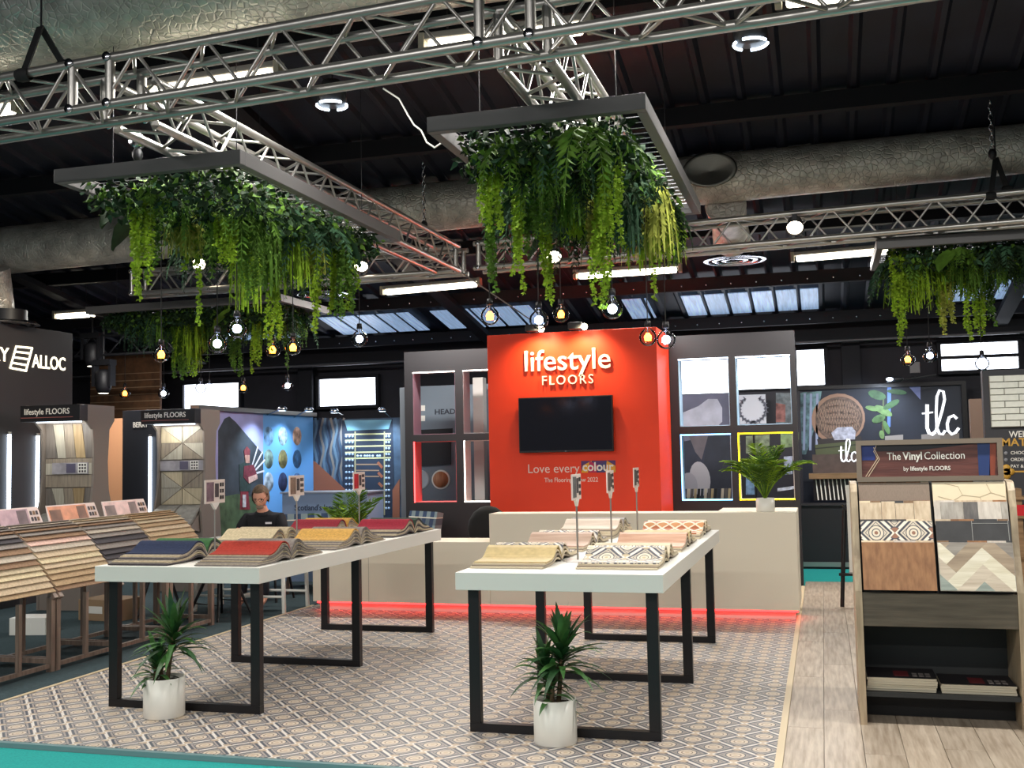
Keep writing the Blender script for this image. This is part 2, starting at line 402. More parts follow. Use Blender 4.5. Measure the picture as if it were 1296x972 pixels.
# ------------------------------------------------------------------ lighting trusses
def truss(label, a, b, posts=()):
    "square aluminium lattice truss between two centre-line points"
    a, b = Vector(a), Vector(b); t = (b - a).normalized(); s = Vector((t.y, -t.x, 0)).normalized(); up = Vector((0, 0, 1)); L = (b - a).length
    r = thing('lighting_truss', label, 'truss', a - up * .145, group='aluminium lighting trusses')
    c = [a + s * (.12 * i) + up * (.12 * j) for i, j in ((1, 1), (1, -1), (-1, -1), (-1, 1))]
    for q in c: rod('chord', q, q + t * L, .025, 'aluminium_tube', r, 10)
    n = int(L / .21)
    for f in range(4):
        p, q = c[f], c[(f + 1) % 4]
        for k in range(n):
            d0, d1 = t * (k * .21 + .01), t * ((k + 1) * .21 - .01)
            A, B = (p, q) if (k + f) % 2 == 0 else (q, p)
            rod('brace', A + d0, B + d1, .0095, 'aluminium_tube', r, 6)
    for d in posts:
        for p, q in ((c[0], c[1]), (c[3], c[2])):
            rod('post', p + t * d, q + t * d, .025, 'aluminium_tube', r, 10)
        for p in (c[1], c[0], c[2], c[3]):
            k = obj('end_cap', MB().lathe([(.0, -.004), (.024, -.004), (.024, .004), (.0, .004)], 10, axis='y'), CHROME, r); k.location = p + t * d - r.location - (s * .03 if p in (c[2], c[3]) else -s * .03)
    return r
A, B = P(0, 154.5, z=3.365), P(870, 13, z=3.365); d = (B - A).normalized(); up = Vector((0, 0, .12)); n_ = Vector((-d.y, d.x, 0)) * .12
A0 = A - d * .8 + n_ + up; B0 = B + d * 2.6 + n_ + up
def along(x): return (x - A0.x) / d.x
truss('long lattice truss crossing the top of the picture nearest the viewer', A0, B0, [along(-3.645), along(-3.406), along(-1.385), along(-1.145)])
A, B = P(165, 372, z=3.365), P(583, 342, z=3.365); d = (B - A).normalized(); n_ = Vector((-d.y, d.x, 0)) * .12
truss('lattice truss at the back left, above the window with bulbs before it', A + n_ + up, B + n_ + up, [.02, (B - A).length - .05])
A, B = P(600, 339.5, z=3.365), P(1296, 279, z=3.365); d = (B - A).normalized(); n_ = Vector((-d.y, d.x, 0)) * .12
truss('lattice truss at the back right, running above the red wall', A + n_ + up, B + d * 2 + n_ + up, [.05])
truss('lattice truss running front to back over the left hanging planter', (-3.52, 4.95, 3.485), (-3.5, 9.95, 3.485))
truss('lattice truss running front to back over the middle hanging planter', (-1.265, 4.75, 3.485), (-1.25, 9.55, 3.485))

# ------------------------------------------------------------------ foil-wrapped air ducts
def duct(label, pts, rr, cap=True, name='air_duct'):
    pts = [Vector(p) for p in pts]; N = []; R_ = []
    for i in range(len(pts) - 1):
        for k in range(10):
            f = k / 10; N.append(pts[i].lerp(pts[i + 1], f)); R_.append((rr[i] * (1 - f) + rr[i + 1] * f) * (1 + .012 * math.sin(k * 1.9 + i)))
    N.append(pts[-1]); R_.append(rr[-1])
    o = thing(name, label, 'duct', (pts[0].x, pts[0].y, pts[0].z - rr[0]))
    obj('foil_sleeve', MB().tube(N, R_, 28), FOIL, o, w=True)
    return o
dn = duct('large foil-wrapped air duct at the top left, above the near truss', [(-9.5, 5.8, 4.57), (2.5, 5.8, 4.57)], [.38, .38])
dm = duct('foil-wrapped air duct running across behind the hanging planters', [(-11, 10.0, 3.94), (-1.3, 10.0, 4.06), (5, 10.0, 4.12)], [.28, .23, .2])
h = obj('inspection_collar', MB().lathe([(.17, .0), (.2, -.012), (.215, .0), (.2, .012), (.17, .02), (.0, .05)], 24, (0, 0, 0), axis='y'), mat('collar_foil', (120, 118, 112), .4, .8), dm)
c = P(898, 215, y=9.72); h.location = c - dm.location; h.scale = (1.15, 1, .75)
q = P(918, 250, y=10.05); q2 = P(926, 303, y=11.1)
duct('spiral drop duct leading down to the round ceiling vent right of the red wall', [q + Vector((0, 0, -.06)), q.lerp(q2, .6), q2], [.19, .17, .19], name='drop_duct')
q = P(-6, 340, y=9.6); q2 = P(2, 398, y=9.8)
duct('crumpled foil drop duct at the far left edge', [q, q2], [.15, .14], name='drop_duct')
def ringvent(label, c):
    o = thing('round_ceiling_vent', label, 'vent', c, group='round ceiling vents')
    for r_ in (.33, .24, .14): obj('vent_ring', MB().lathe([(r_, 0), (r_ - .035, .03), (r_ - .06, .0), (r_ - .035, -.008), (r_, 0)], 28), CHROME, o)
    obj('vent_neck', MB().lathe([(.2, .0), (.2, .16)], 20), DARK, o)
ringvent('round grey ceiling vent above the black panel right of the red wall', P(930, 330, z=3.55))
ringvent('round grey ceiling vent behind the left hanging planter', P(408, 373, z=3.45))
ringvent('round grey ceiling vent at the far left edge above the dark sign wall', P(10, 411, y=9.8))

# ------------------------------------------------------------------ fluorescent battens
def batten(label, a, b, group='lit fluorescent battens', hz=None):
    a, b = Vector(a), Vector(b); o = thing('fluorescent_light', label, 'light', ((a.x + b.x) / 2, a.y, a.z), group=group); L = (b - a).length / 2
    o.rotation_euler = (0, -math.asin((b.z - a.z) / (2 * L)), math.atan2(b.y - a.y, b.x - a.x))
    obj('housing', MB().box(-L, L, -.04, .04, .03, .075, .008), mat('batten_housing', (120, 116, 110), .5), o)
    obj('diffuser', MB().box(-L + .04, L - .04, -.05, .05, -.03, .03, .02), TUBE, o)
    for s in (-1, 1):
        obj('end_cap', MB().box(s * L - .02, s * L + .02, -.045, .045, -.031, .076, .006), mat('batten_cap', (150, 142, 124), .5), o)
        rod('hanger', o.location + Vector((s * L * .7, 0, .1)), o.location + Vector((s * L * .7, 0, (hz or RZ(a.y) - .04) - a.z)), .006, 'dark_metal', o, 6)
batten('lit fluorescent batten left of the red wall, under the dark roof', P(484, 369, y=12), P(607, 358, y=12))
batten('lit fluorescent batten above the red wall', P(728, 350, y=12), P(861, 341, y=12))
batten('lit fluorescent batten above the black panel right of the red wall', P(1003, 327, y=12), P(1129, 316, y=12))
batten('lit fluorescent batten behind the near truss at upper left', P(187, 116, y=5.95), P(353, 91, y=5.95), hz=4.225)
batten('lit fluorescent batten behind the near truss at upper centre', P(536, 61, y=5.95), P(746, 36, y=5.95), hz=4.225)
batten('lit fluorescent batten behind the near truss at the upper left corner', P(-160, 160, y=5.95), P(22, 137, y=5.95), hz=4.225)
batten('lit fluorescent batten behind the near truss at the top right', P(985, 4, y=5.95), P(1150, -14, y=5.95), hz=4.225)
batten('lit fluorescent batten at far left above the dark sign wall', P(70, 401, y=12), P(116, 398, y=12))

# ------------------------------------------------------------------ round high-bay lamps and truss spotlights
def highbay(label, c):
    o = thing('high_bay_lamp', label, 'lamp', c, group='round high-bay lamps')
    obj('lamp_body', MB().lathe([(.0, .16), (.06, .16), (.1, .1), (.1, .0), (.0, .0)], 20), DARK, o)
    for k in range(3):
        m = MB(); a0 = k * 2 * PI / 3 + .1
        m.tube([(.1 * math.cos(a0 + j * .17), .1 * math.sin(a0 + j * .17), -.008) for j in range(10)], .009, 6); obj('led_segment', m, LEDW, o)
    rod('hanger', c + Vector((0, 0, .16)), Vector((c.x, c.y, RZ(c.y) - .04)), .008, 'dark_metal', o, 6)
highbay('round high-bay lamp with a glowing ring at the upper right', P(950, 54, y=6.5))
highbay('round high-bay lamp with a glowing ring under the near truss at upper left', P(420, 132, y=6.5))
def truss_spot(label, u, v, y, aim, pw):
    c = P(u, v, y=y); o = thing('truss_spotlight', label, 'spotlight', c, group='spotlights clamped to the back trusses')
    d = (Vector(aim) - c).normalized(); q = d.to_track_quat('Y', 'Z').to_matrix().to_4x4()
    b = MB().lathe([(.0, -.17), (.04, -.17), (.06, -.12), (.07, -.02), (.08, .0), (.07, .0), (.066, -.02)], 18, axis='y').mesh('body'); b.transform(q); obj('body', b, DARK, o)
    e = MB().lathe([(.0, -.004), (.05, -.006), (.066, -.02)], 18, axis='y').mesh('lens'); e.transform(q); obj('lens', e, BULBW, o)
    obj('clamp', MB().box(-.02, .02, -.02, .02, .05, 3.345 - c.z + .02 if c.z < 3.3 else .12), DARK, o)
    spot('truss_spot', c + d * .03, aim, pw, (1, .9, .78), 85, .7, .06)
truss_spot('lit spotlight on the back left truss, leftmost', 252, 335, 9.85, (-4, 6.5, .9), 62)
truss_spot('lit spotlight on the back left truss beside the front-to-back truss', 457, 338, 9.85, (-3.6, 7.6, .9), 62)
truss_spot('lit spotlight hanging among vines above the red wall', 701, 326, 9.6, (-1.6, 7, .9), 62)
truss_spot('lit spotlight on the back right truss, on its own', 1006, 289, 9.5, (-.2, 6.2, .6), 36)
# ------------------------------------------------------------------ slings, chains and wires
def sling(label, top, l, r):
    o = thing('black_sling', label, 'sling', (top[0], top[1], min(l[2], r[2])))
    m = MB(); m.ribbon([top, l], .045, .01); obj('strap', m, BAND, o, w=True)
    m = MB(); m.ribbon([top, r], .045, .01); obj('strap', m, BAND, o, w=True)
    for p in (l, r): obj('wrap', MB().lathe([(.03, -.04), (.036, -.02), (.036, .02), (.03, .04)], 12, p, axis='x'), BAND, o, w=True)
    rod('suspension_wire', top, (top[0], top[1], RZ(top[1]) - .04), .006, 'dark_metal', o, 6)
sling('black webbing sling holding the near truss at the upper left', P(52, 34, y=4.75), P(30, 95, y=4.62), P(82, 84, y=4.88))
sling('black webbing sling holding the back right truss', P(1260, 200, y=9.62), P(1254, 248, y=9.5), P(1275, 240, y=9.7))
def chain(label, top, bot):
    o = thing('hoist_chain', label, 'chain', bot); top, bot = Vector(top), Vector(bot); L = top.z - bot.z; m = MB(); k = 0; z = 0
    while z < L:
        a = .016; pts = [(a * math.cos(t * PI / 4) * (k % 2), a * math.cos(t * PI / 4) * ((k + 1) % 2), z + .03 * math.sin(t * PI / 4)) for t in range(9)]
        m.tube(pts, .005, 5, caps=False); z += .045; k += 1
    obj('links', m, CHROME, o)['kind'] = 'stuff'
    obj('hook', MB().ball((0, 0, 0), .035, 10, (1, 1, 1.4)), DARK, o)
    obj('hoist_pulley', MB().lathe([(.0, -.025), (.05, -.025), (.05, .025), (.0, .025)], 16, (0, 0, L), axis='y'), CHROME, o)
chain('steel hoist chain hanging at the upper right corner', P(1250, 96, y=9.5), P(1256, 195, y=9.5))
chain('steel hoist chain behind the front-to-back truss, left of the middle planter', P(538, 165, y=9.6), P(537, 285, y=9.6))
chain('short steel chain holding the left hanging planter', P(174, 178, y=5.9), P(174, 196, y=5.9))
o = thing('truss_cable', 'white cable drooping left of the middle hanging planter', 'cable', P(538, 185, y=6.5))
obj('cable', MB().tube([P(u, v, y=6.3) for u, v in ((485, 112), (505, 125), (516, 145), (524, 158), (533, 165), (540, 180), (550, 187), (560, 180))], .006, 6), WHITE, o, w=True)
o = thing('stay_wire', 'pale stay wire slanting down to the middle bulbs', 'wire', P(680, 408, y=9.2))
obj('wire', MB().tube([P(581, 343, y=10.03), P(672, 405, y=9.2)], .007, 6), ALU, o, w=True)

# ------------------------------------------------------------------ hanging planters
G = [mat('leaf_bright', (134, 166, 40), .7, spec=.2, var=.35, vs=9), mat('leaf_mid', (84, 118, 40), .7, spec=.2, var=.35, vs=9), mat('leaf_dark', (34, 54, 30), .7, spec=.2, var=.35, vs=9),
     mat('leaf_olive', (150, 156, 66), .7, spec=.2, var=.3, vs=9), mat('leaf_bluegreen', (52, 82, 58), .7, spec=.2, var=.3, vs=9)]
def leaf(m, p, d, L, Wd, rng):
    d = d.normalized(); s = d.cross(Vector((rng.uniform(-1, 1), rng.uniform(-1, 1), rng.uniform(-.3, .3)))); s = s.normalized() if s.length > 1e-4 else d.orthogonal().normalized()
    n = s.cross(d) * (.12 * L)
    m.add([p, p + d * L * .45 + s * Wd / 2 + n, p + d * L, p + d * L * .45 - s * Wd / 2 + n], [(0, 1, 2), (0, 2, 3)], True)
def vine(m, top, zb, rng, spread, strands, ls):
    L = top.z - zb
    for k in range(strands):
        f = 1 if k == 0 else rng.uniform(.45, .97); a = rng.uniform(0, 2 * PI); r = spread * math.sqrt(rng.random())
        p = top + Vector((r * math.cos(a), r * math.sin(a), rng.uniform(-.04, .04))); z = 0; ph = rng.uniform(0, 6); sw = rng.uniform(.005, .02)
        tip = L * f; pts = []
        while z < tip:
            q = p + Vector((sw * math.sin(ph + z * 7), sw * math.cos(ph + z * 6), -z)); pts.append(q)
            for _ in range(3):
                b = rng.uniform(0, 2 * PI); leaf(m, q, Vector((math.cos(b), math.sin(b), rng.uniform(-.9, .3))), ls * rng.uniform(.7, 1.3), ls * .8, rng)
            z += ls * .55
        if len(pts) > 1: m.tube(pts[::4] + [pts[-1]], .0016, 3, caps=False)
def fern(m, c, rng, n, L):
    for k in range(n):
        a = rng.uniform(0, 2 * PI); h = Vector((math.cos(a), math.sin(a), 0)); l = L * rng.uniform(.6, 1.1); st = 16; pts = []
        out = rng.uniform(.25, .75)
        for i in range(st + 1):
            t = i / st; pts.append(c + h * (l * out * math.sin(t * 1.6)) + Vector((0, 0, .05 * math.sin(t * PI) - l * (t ** 1.5) * (1 - .4 * out))))
        side = h.cross(Vector((0, 0, 1)))
        for i in range(1, st):
            w = l * .16 * math.sin(PI * (i / st) ** .7) + .012
            dr = (pts[i + 1] - pts[i]).normalized()
            for s in (-1, 1): leaf(m, pts[i], side * s + dr * .7 + Vector((0, 0, -.25)), w, w * .32, rng)
        m.tube(pts[::3], .0025, 3, caps=False)
def weeping(m, c, zb, rng, n, spread):
    for k in range(n):
        a = rng.uniform(0, 2 * PI); r = spread * math.sqrt(rng.random()); L = (c.z - zb) * rng.uniform(.55, 1)
        p0 = c + Vector((r * .4 * math.cos(a), r * .4 * math.sin(a), 0)); p1 = c + Vector((r * math.cos(a), r * math.sin(a), .03 - L * .2)); p2 = c + Vector((r * 1.15 * math.cos(a), r * 1.15 * math.sin(a), -L))
        w = rng.uniform(.008, .016); s = Vector((math.cos(a + 1.3), math.sin(a + 1.3), 0)) * w
        prev = None
        st = 7
        for i in range(st + 1):
            t = i / st; q = p0.lerp(p1, t).lerp(p1.lerp(p2, t), t); ww = s * (1 - t * .6)
            o_ = len(m.v); m.v += [tuple(q - ww), tuple(q + ww)]
            if prev is not None: m.f.append((prev, prev + 1, o_ + 1, o_)); m.sm.append(True)
            prev = o_
        # short side leaflets
        for i in range(9):
            t = (i + 1) / 10; q = p0.lerp(p1, t).lerp(p1.lerp(p2, t), t); b = rng.uniform(0, 2 * PI)
            leaf(m, q, Vector((math.cos(b), math.sin(b), -1.1)), .05, .014, rng)
def bigleaf(m, p, d, L, Wd, rng):
    d = d.normalized(); s = d.cross(Vector((0, 0, 1))); s = s.normalized() if s.length > .01 else d.orthogonal().normalized(); n = s.cross(d); st = 7; vs = []
    for i in range(st + 1):
        t = i / st; w = Wd * math.sin(PI * min(.97, t * .9 + .08)) * (.5 if i % 2 and .2 < t < .9 else .55); q = p + d * (L * t) + Vector((0, 0, -.25 * L * t * t))
        vs += [q - s * w + n * .02, q, q + s * w + n * .02]
    fs = []
    for i in range(st):
        a = 3 * i; fs += [(a, a + 1, a + 4, a + 3), (a + 1, a + 2, a + 5, a + 4)]
    m.add(vs, fs, True)
def planter(label, x0, x1, y0, y1, skew, vines, seed, dens, zb=3.256, zt=3.34):
    rng = random.Random(seed)
    o = thing('hanging_planter', label, 'planter', ((x0 + x1) / 2, (y0 + y1) / 2, zb), group='grey framed planters of trailing greenery')
    T = .055
    for nm, b in (('frame_bar', (x0, x1, y0, y0 + T)), ('frame_bar', (x0, x1, y1 - T, y1)), ('frame_bar', (x0, x0 + T, y0 + T, y1 - T)), ('frame_bar', (x1 - T, x1, y0 + T, y1 - T))):
        obj(nm, MB().box(*b, zb, zt, .003), FRAMEG, o, w=True)
    m = MB(); k = x0 + .1
    while k < x1 - .05: m.box(k, k + .004, y0 + T, y1 - T, zt - .03, zt - .026); k += .1
    k = y0 + .1
    while k < y1 - .05: m.box(x0 + T, x1 - T, k, k + .004, zt - .026, zt - .022); k += .1
    obj('wire_grid', m, CHROME, o, w=True)['kind'] = 'stuff'
    for x in (x0 + .2, x1 - .2):
        for y in (y0 + .3, y1 - .3): rod('hanger_wire', (x, y, zt - .02), (x, y, RZ(y) - .05), .003, 'dark_metal', o, 5)
    # leaf bed under the grid, in three greens
    for gi, n in ((2, int(2600 * dens)), (1, int(1100 * dens)), (4, int(600 * dens))):
        m = MB()
        for _ in range(n):
            x, y = rng.uniform(x0 + .12, x1 - .12), rng.uniform(y0 + .1, y1 - .1)
            p = Vector((x, y, zb + rng.uniform(-.16, .05))); a = rng.uniform(0, 2 * PI)
            leaf(m, p, Vector((math.cos(a), math.sin(a), rng.uniform(-1.4, .1))), rng.uniform(.035, .09), rng.uniform(.02, .045), rng)
        tag(obj('leaf_bed', m, G[gi], o, w=True), kind='stuff')
    for _ in range(int(14 * dens)):
        m = MB(); x, y = rng.uniform(x0 + .2, x1 - .2), rng.uniform(y0 + .15, y1 - .15)
        fern(m, Vector((x, y, zb - .03)), rng, 14, rng.uniform(.34, .62)); obj('fern', m, G[rng.choice((1, 2, 4, 1))], o, w=True)
    for _ in range(int(5 * dens)):
        m = MB(); x, y = rng.uniform(x0 + .12, x1 - .12), rng.uniform(y0 + .1, y1 - .1); a = rng.uniform(0, 2 * PI)
        bigleaf(m, Vector((x, y, zb - .04)), Vector((math.cos(a), math.sin(a), -.7)), rng.uniform(.2, .3), .16, rng); obj('broad_leaf', m, G[rng.choice((2, 4, 1))], o, w=True)
    for u, vb, y, kind, sp, gi in vines:
        b = P(u, vb, y=y); top = Vector((b.x, b.y, zb - .01)); m = MB()
        if kind == 'v': vine(m, top, b.z, rng, sp, max(4, int(sp * 170)), .026)
        elif kind == 't': vine(m, top, b.z, rng, sp, 3, .03)
        else: weeping(m, top, b.z, rng, 60, sp)
        obj('trailing_vine' if kind != 'w' else 'weeping_fern', m, G[gi], o, w=True)
    return o
planter('hanging planter of trailing greenery at upper left', -4.45, -3.17, 5.44, 7.9, 0,
    [(177, 375, 5.75, 'v', .07, 0), (190, 345, 6.0, 'v', .07, 1), (232, 330, 6.2, 'w', .12, 3), (243, 410, 6.3, 't', .04, 0), (286, 335, 6.05, 'v', .09, 0), (270, 330, 6.7, 'w', .12, 1), (312, 400, 6.5, 'w', .11, 0),
     (322, 378, 6.3, 'v', .08, 1), (346, 440, 6.9, 'v', .05, 0), (337, 380, 6.7, 'w', .12, 1), (372, 375, 6.9, 'w', .12, 0), (392, 350, 7.1, 'w', .13, 3), (401, 415, 7.0, 't', .04, 0), (417, 395, 7.3, 'v', .05, 0), (438, 408, 7.3, 'v', .06, 1), (449, 400, 7.5, 't', .05, 0), (205, 300, 6.9, 'w', .12, 4), (300, 340, 7.4, 'w', .12, 2), (360, 340, 7.7, 'w', .12, 1), (428, 330, 7.6, 'w', .12, 1)], 11, 1.3)
planter('hanging planter of trailing greenery at upper centre, above the red wall', -1.95, -.785, 5.25, 7.775, 0,
    [(623, 300, 5.6, 'v', .065, 0), (622, 362, 6.0, 'v', .045, 1), (655, 370, 6.1, 'v', .05, 0), (668, 330, 6.4, 'v', .06, 1), (692, 385, 6.6, 'v', .04, 0), (700, 300, 6.9, 'w', .12, 4), (684, 300, 6.0, 'v', .05, 1), (718, 290, 6.2, 'w', .1, 1), (735, 305, 6.6, 'w', .1, 0), (755, 330, 6.4, 'v', .06, 3),
     (776, 320, 5.7, 'v', .06, 0), (765, 400, 6.2, 'v', .045, 0), (757, 390, 6.4, 't', .04, 0), (795, 330, 6.6, 'w', .1, 4), (812, 345, 7.0, 'w', .13, 0), (828, 380, 7.2, 't', .03, 0), (832, 335, 6.8, 'w', .12, 3), (845, 338, 7.3, 'w', .12, 0), (858, 340, 7.5, 'v', .05, 1), (640, 290, 6.9, 'w', .1, 2)], 12, 1.3)
planter('hanging planter of trailing greenery at the right edge, under the back truss', .515, 3.0, 9.72, 10.95, 0,
    [(1142, 425, 10.0, 'v', .07, 0), (1137, 438, 10.1, 't', .04, 0), (1150, 400, 10.3, 'w', .2, 0), (1170, 390, 10.2, 'w', .2, 0), (1195, 375, 10.3, 'w', .2, 1), (1188, 415, 10.5, 'v', .05, 0), (1203, 422, 10.2, 'v', .06, 3), (1225, 380, 10.2, 'w', .16, 1), (1226, 428, 10.2, 't', .05, 0), (1241, 425, 10.5, 'v', .05, 0), (1256, 412, 10.6, 'v', .05, 1), (1262, 370, 10.2, 'w', .2, 1), (1290, 360, 10.3, 'w', .2, 2)], 13, 1.25)
planter('hanging planter of trailing greenery at far left, under the back truss', -8.1, -5.6, 10.45, 11.65, 0,
    [(150, 415, 10.7, 'w', .22, 2), (175, 425, 10.8, 'w', .22, 2), (205, 440, 10.8, 'w', .24, 1), (228, 482, 10.9, 'v', .09, 1), (240, 470, 10.9, 'w', .2, 0), (262, 450, 11.0, 'w', .22, 1), (245, 478, 11.1, 'v', .06, 0), (298, 480, 10.9, 'v', .06, 1), (292, 440, 11.2, 'w', .2, 4), (325, 476, 10.8, 'v', .06, 0), (335, 440, 11.0, 'w', .2, 1), (355, 430, 11.1, 'w', .2, 2), (310, 430, 11.1, 'w', .2, 2), (360, 465, 11.2, 't', .04, 1), (185, 420, 11.3, 'w', .22, 2)], 14, 1.15)

# ------------------------------------------------------------------ pendant globe bulbs
def bulb_set(rad, warm):
    g = MB(); pr = [(rad * math.sin(PI * i / 16), -rad * math.cos(PI * i / 16)) for i in range(0, 14)] + [(rad * .3, rad * 1.08), (rad * .26, rad * 1.3)]
    g.lathe(pr, 22)
    f = MB()
    if warm:
        for k in range(6):
            a = k * PI / 3; f.tube([(rad * .18 * math.cos(a), rad * .18 * math.sin(a), rad * .5), (rad * .34 * math.cos(a + .4), rad * .34 * math.sin(a + .4), -rad * .4), (rad * .2 * math.cos(a + .8), rad * .2 * math.sin(a + .8), rad * .45)], rad * .045, 5)
    f.ball((0, 0, 0), rad * (.46 if not warm else .44), 12)
    s = MB().lathe([(.0, rad * 1.95), (rad * .3, rad * 1.9), (rad * .36, rad * 1.25), (rad * .26, rad * 1.22), (.0, rad * 1.22)], 12)
    b = MB().tube([(0, 0, rad * 1.25), (0, 0, rad * .3)], rad * .06, 5)
    out = []
    for nm, q, mt in (('glass_globe', g, GLASS), ('filament', f, WARM if warm else COOL), ('socket', s, BLACK), ('stem', b, CHROME)):
        me = q.mesh(nm); me.materials.append(mt); out.append(me)
    return out
_bs = {}
def pendant(label, u, v, y, rad, warm, ztop=3.27, group='pendant globe bulbs under the planters'):
    c = P(u, v, y=y); k = (rad, warm)
    if k not in _bs: _bs[k] = bulb_set(rad, warm)
    o = thing('pendant_bulb', label, 'bulb', c, group=group)
    for me in _bs[k]: obj(me.name.split('.')[0], me, None, o)
    rod('cord', c + Vector((0, 0, rad * 1.85)), (c.x, c.y, ztop), .0035, 'black_webbing', o, 5)
WB, WS = .0625, .055
pendant('large clear bulb with white glow, highest under the left planter', 300, 416, 6.15, WB, False)
pendant('large clear bulb with white glow, just left of the highest under the left planter', 275, 435, 6.35, WB, False)
pendant('clear white-lit bulb at the right end of the left planter', 455, 429, 7.6, WB, False)
pendant('amber-lit bulb under the left end of the left planter', 204, 449, 6.3, WS, True)
pendant('amber-lit bulb under the left planter, left of a close amber pair', 345, 443, 7.0, WS, True)
pendant('amber-lit bulb under the left planter, right of a close amber pair', 371, 440, 6.8, WS, True)
pendant('small amber-lit bulb farthest left, above the tower displays', 158, 498, 10.9, WB, True)
pendant('small white-lit bulb between two amber ones, above the right tower display', 207, 498, 10.8, WB, False)
pendant('clear bulb in front of the left back window', 254, 491, 11.0, WB, False)
pendant('small clear bulb with dark socket near the left back window pane middle', 265, 488, 11.4, .035, False)
pendant('small amber-lit bulb at the right edge of the left back window', 308, 491, 11.0, WB, True)
pendant('small white-lit bulb between the two left back windows', 364, 488, 10.9, WB, False)
pendant('large clear white-lit bulb, highest above the red wall', 775, 391, 6.2, WB, False)
pendant('large clear white-lit bulb over the top left part of the red wall', 682, 405, 6.7, WB, False)
pendant('large clear white-lit bulb beside the right edge of the red wall', 843, 430, 7.0, WB, False)
pendant('amber-lit bulb left of the red wall top corner', 620, 400, 6.1, WS, True)
pendant('amber-lit bulb above the middle of the red wall', 710, 398, 7.0, WS, True)
pendant('amber-lit bulb before the top right corner of the red wall', 820, 427, 6.7, WS, True)
pendant('amber-lit bulb under the right edge planter', 1149, 455, 10.2, WB, True)
pendant('white-lit bulb next to the amber one under the right edge planter', 1177, 450, 10.1, WB, False)
pendant('clear bulb before the two-pane back window at the right', 1243, 460, 10.5, WB, False)

# ------------------------------------------------------------------ the two display tables
def display_table(label, x0, y0):
    LX, LY, zt, zb = 1.165, 3.225, .893, .796
    o = thing('display_table', label, 'table', (x0, y0, 0), group='white topped display tables on black frames')
    obj('tabletop', MB().box(0, LX, 0, LY, zb, zt, .002), WHITE, o)
    for k, y in enumerate((.0814, LY / 2 - .06, LY - .0814 - .05)):
        f = obj('leg_frame', MB().box(.0457, LX - .0457, y, y + .05, 0, .048), BLACK, o)
        obj('leg', MB().box(.0457, .1087, y, y + .05, .048, zb, .002), BLACK, f); obj('leg', MB().box(LX - .1087, LX - .0457, y, y + .05, .048, zb, .002), BLACK, f)
    return o
TA = display_table('left white display table carrying carpet sample books', -4.464, 5.863)
TB = display_table('right white display table carrying vinyl sample books', -2.004, 5.74)
ZT = .8935
def carpet(name, c, var=.18): return mat('pile_' + name, c, .95, var=var, vs=60, bump=.5, bs=220)
CP_ = {k: carpet(k, c) for k, c in dict(navy=(30, 42, 72), green=(58, 104, 58), red=(160, 46, 30), stone=(178, 166, 150), grey=(132, 124, 118), cream=(200, 184, 150), mustard=(206, 160, 82), crimson=(152, 18, 46), maroon=(140, 22, 42),
      charcoal=(66, 62, 66), oat=(182, 166, 138), tan=(166, 140, 108), darkgreen=(40, 62, 50), brown=(136, 108, 84), gold=(190, 144, 64), biscuit=(188, 168, 140), pink=(206, 172, 158), sand=(176, 154, 122)).items()}
def half(side, n, LEN, H, hump, lays):
    "profiles of one half of an open sample book, spine at p=0, pages running to p=+LEN, bottom page first"
    out = []
    t = H / n
    for k in range(n):
        off = k * t; L = LEN - (n - 1 - k) * 0 - k * .022; pr = []
        for i in range(13):
            s = i / 12; p = L * s
            bulge = hump * (.35 + .65 * k / max(1, n - 1)) * math.exp(-((p - .1) / .085) ** 2) * 1.0
            z = off * (1 - .25 * s) + bulge + .0015
            if s < .12: z *= (.35 + .65 * s / .12)
            pr.append((side * p, z))
        out.append((pr if side > 0 else pr[::-1], t * .86))
    return out
def sample_book(label, x0, x1, yf, front, back, mats, lays=9, LEN=.46, H=.075, hump=.058, cover=None, grp='open carpet sample books on the left table', name='sample_book', under=('stone', 'grey', 'oat', 'charcoal')):
    "an open book of floor samples lying with its spine across the table"
    ys = yf + LEN + .02; o = thing(name, label, 'sample book', (x0, ys, ZT), group=grp); rng = random.Random(label)
    for side, top in ((-1, front), (1, back)):
        hs = half(side, lays, LEN, H, hump, lays)
        for k, (pr, th) in enumerate(hs):
            mm = mats[top] if k == lays - 1 else mats[under[(k + (side > 0)) % len(under)]]
            dx = rng.uniform(-.004, .004)
            obj('sample_page', MB().strip(pr, th, dx, x1 - x0 + dx), mm, o)
    obj('spine', MB().strip([(-.03, .001), (-.015, .012), (.015, .012), (.03, .001)], .004, .0, x1 - x0), CP_['charcoal'], o)
    return o
XA, XB = (-4.40, -3.97), (-3.775, -3.345)
YS = (5.885, 6.98, 8.08)
u1 = ('charcoal', 'grey', 'cream', 'stone'); u2 = ('grey', 'stone', 'grey', 'oat'); u3 = ('cream', 'stone', 'tan', 'grey')
sample_book('open carpet sample book with navy and green pages, front left of the left table', *XA, YS[0], 'navy', 'green', CP_, under=u1)
sample_book('open carpet sample book with brick red and grey pages, front right of the left table', *XB, YS[0], 'red', 'grey', CP_, under=u2)
sample_book('open carpet sample book with cream pages, middle left of the left table', *XA, YS[1], 'cream', 'oat', CP_, under=u3)
sample_book('open carpet sample book with mustard and grey pages, middle right of the left table', *XB, YS[1], 'mustard', 'grey', CP_, under=u2)
sample_book('open carpet sample book with maroon and gold pages, back left of the left table', *XA, YS[2], 'maroon', 'gold', CP_, under=u3)
sample_book('open carpet sample book with crimson and dark green pages, back right of the left table', *XB, YS[2], 'crimson', 'darkgreen', CP_, under=u1)
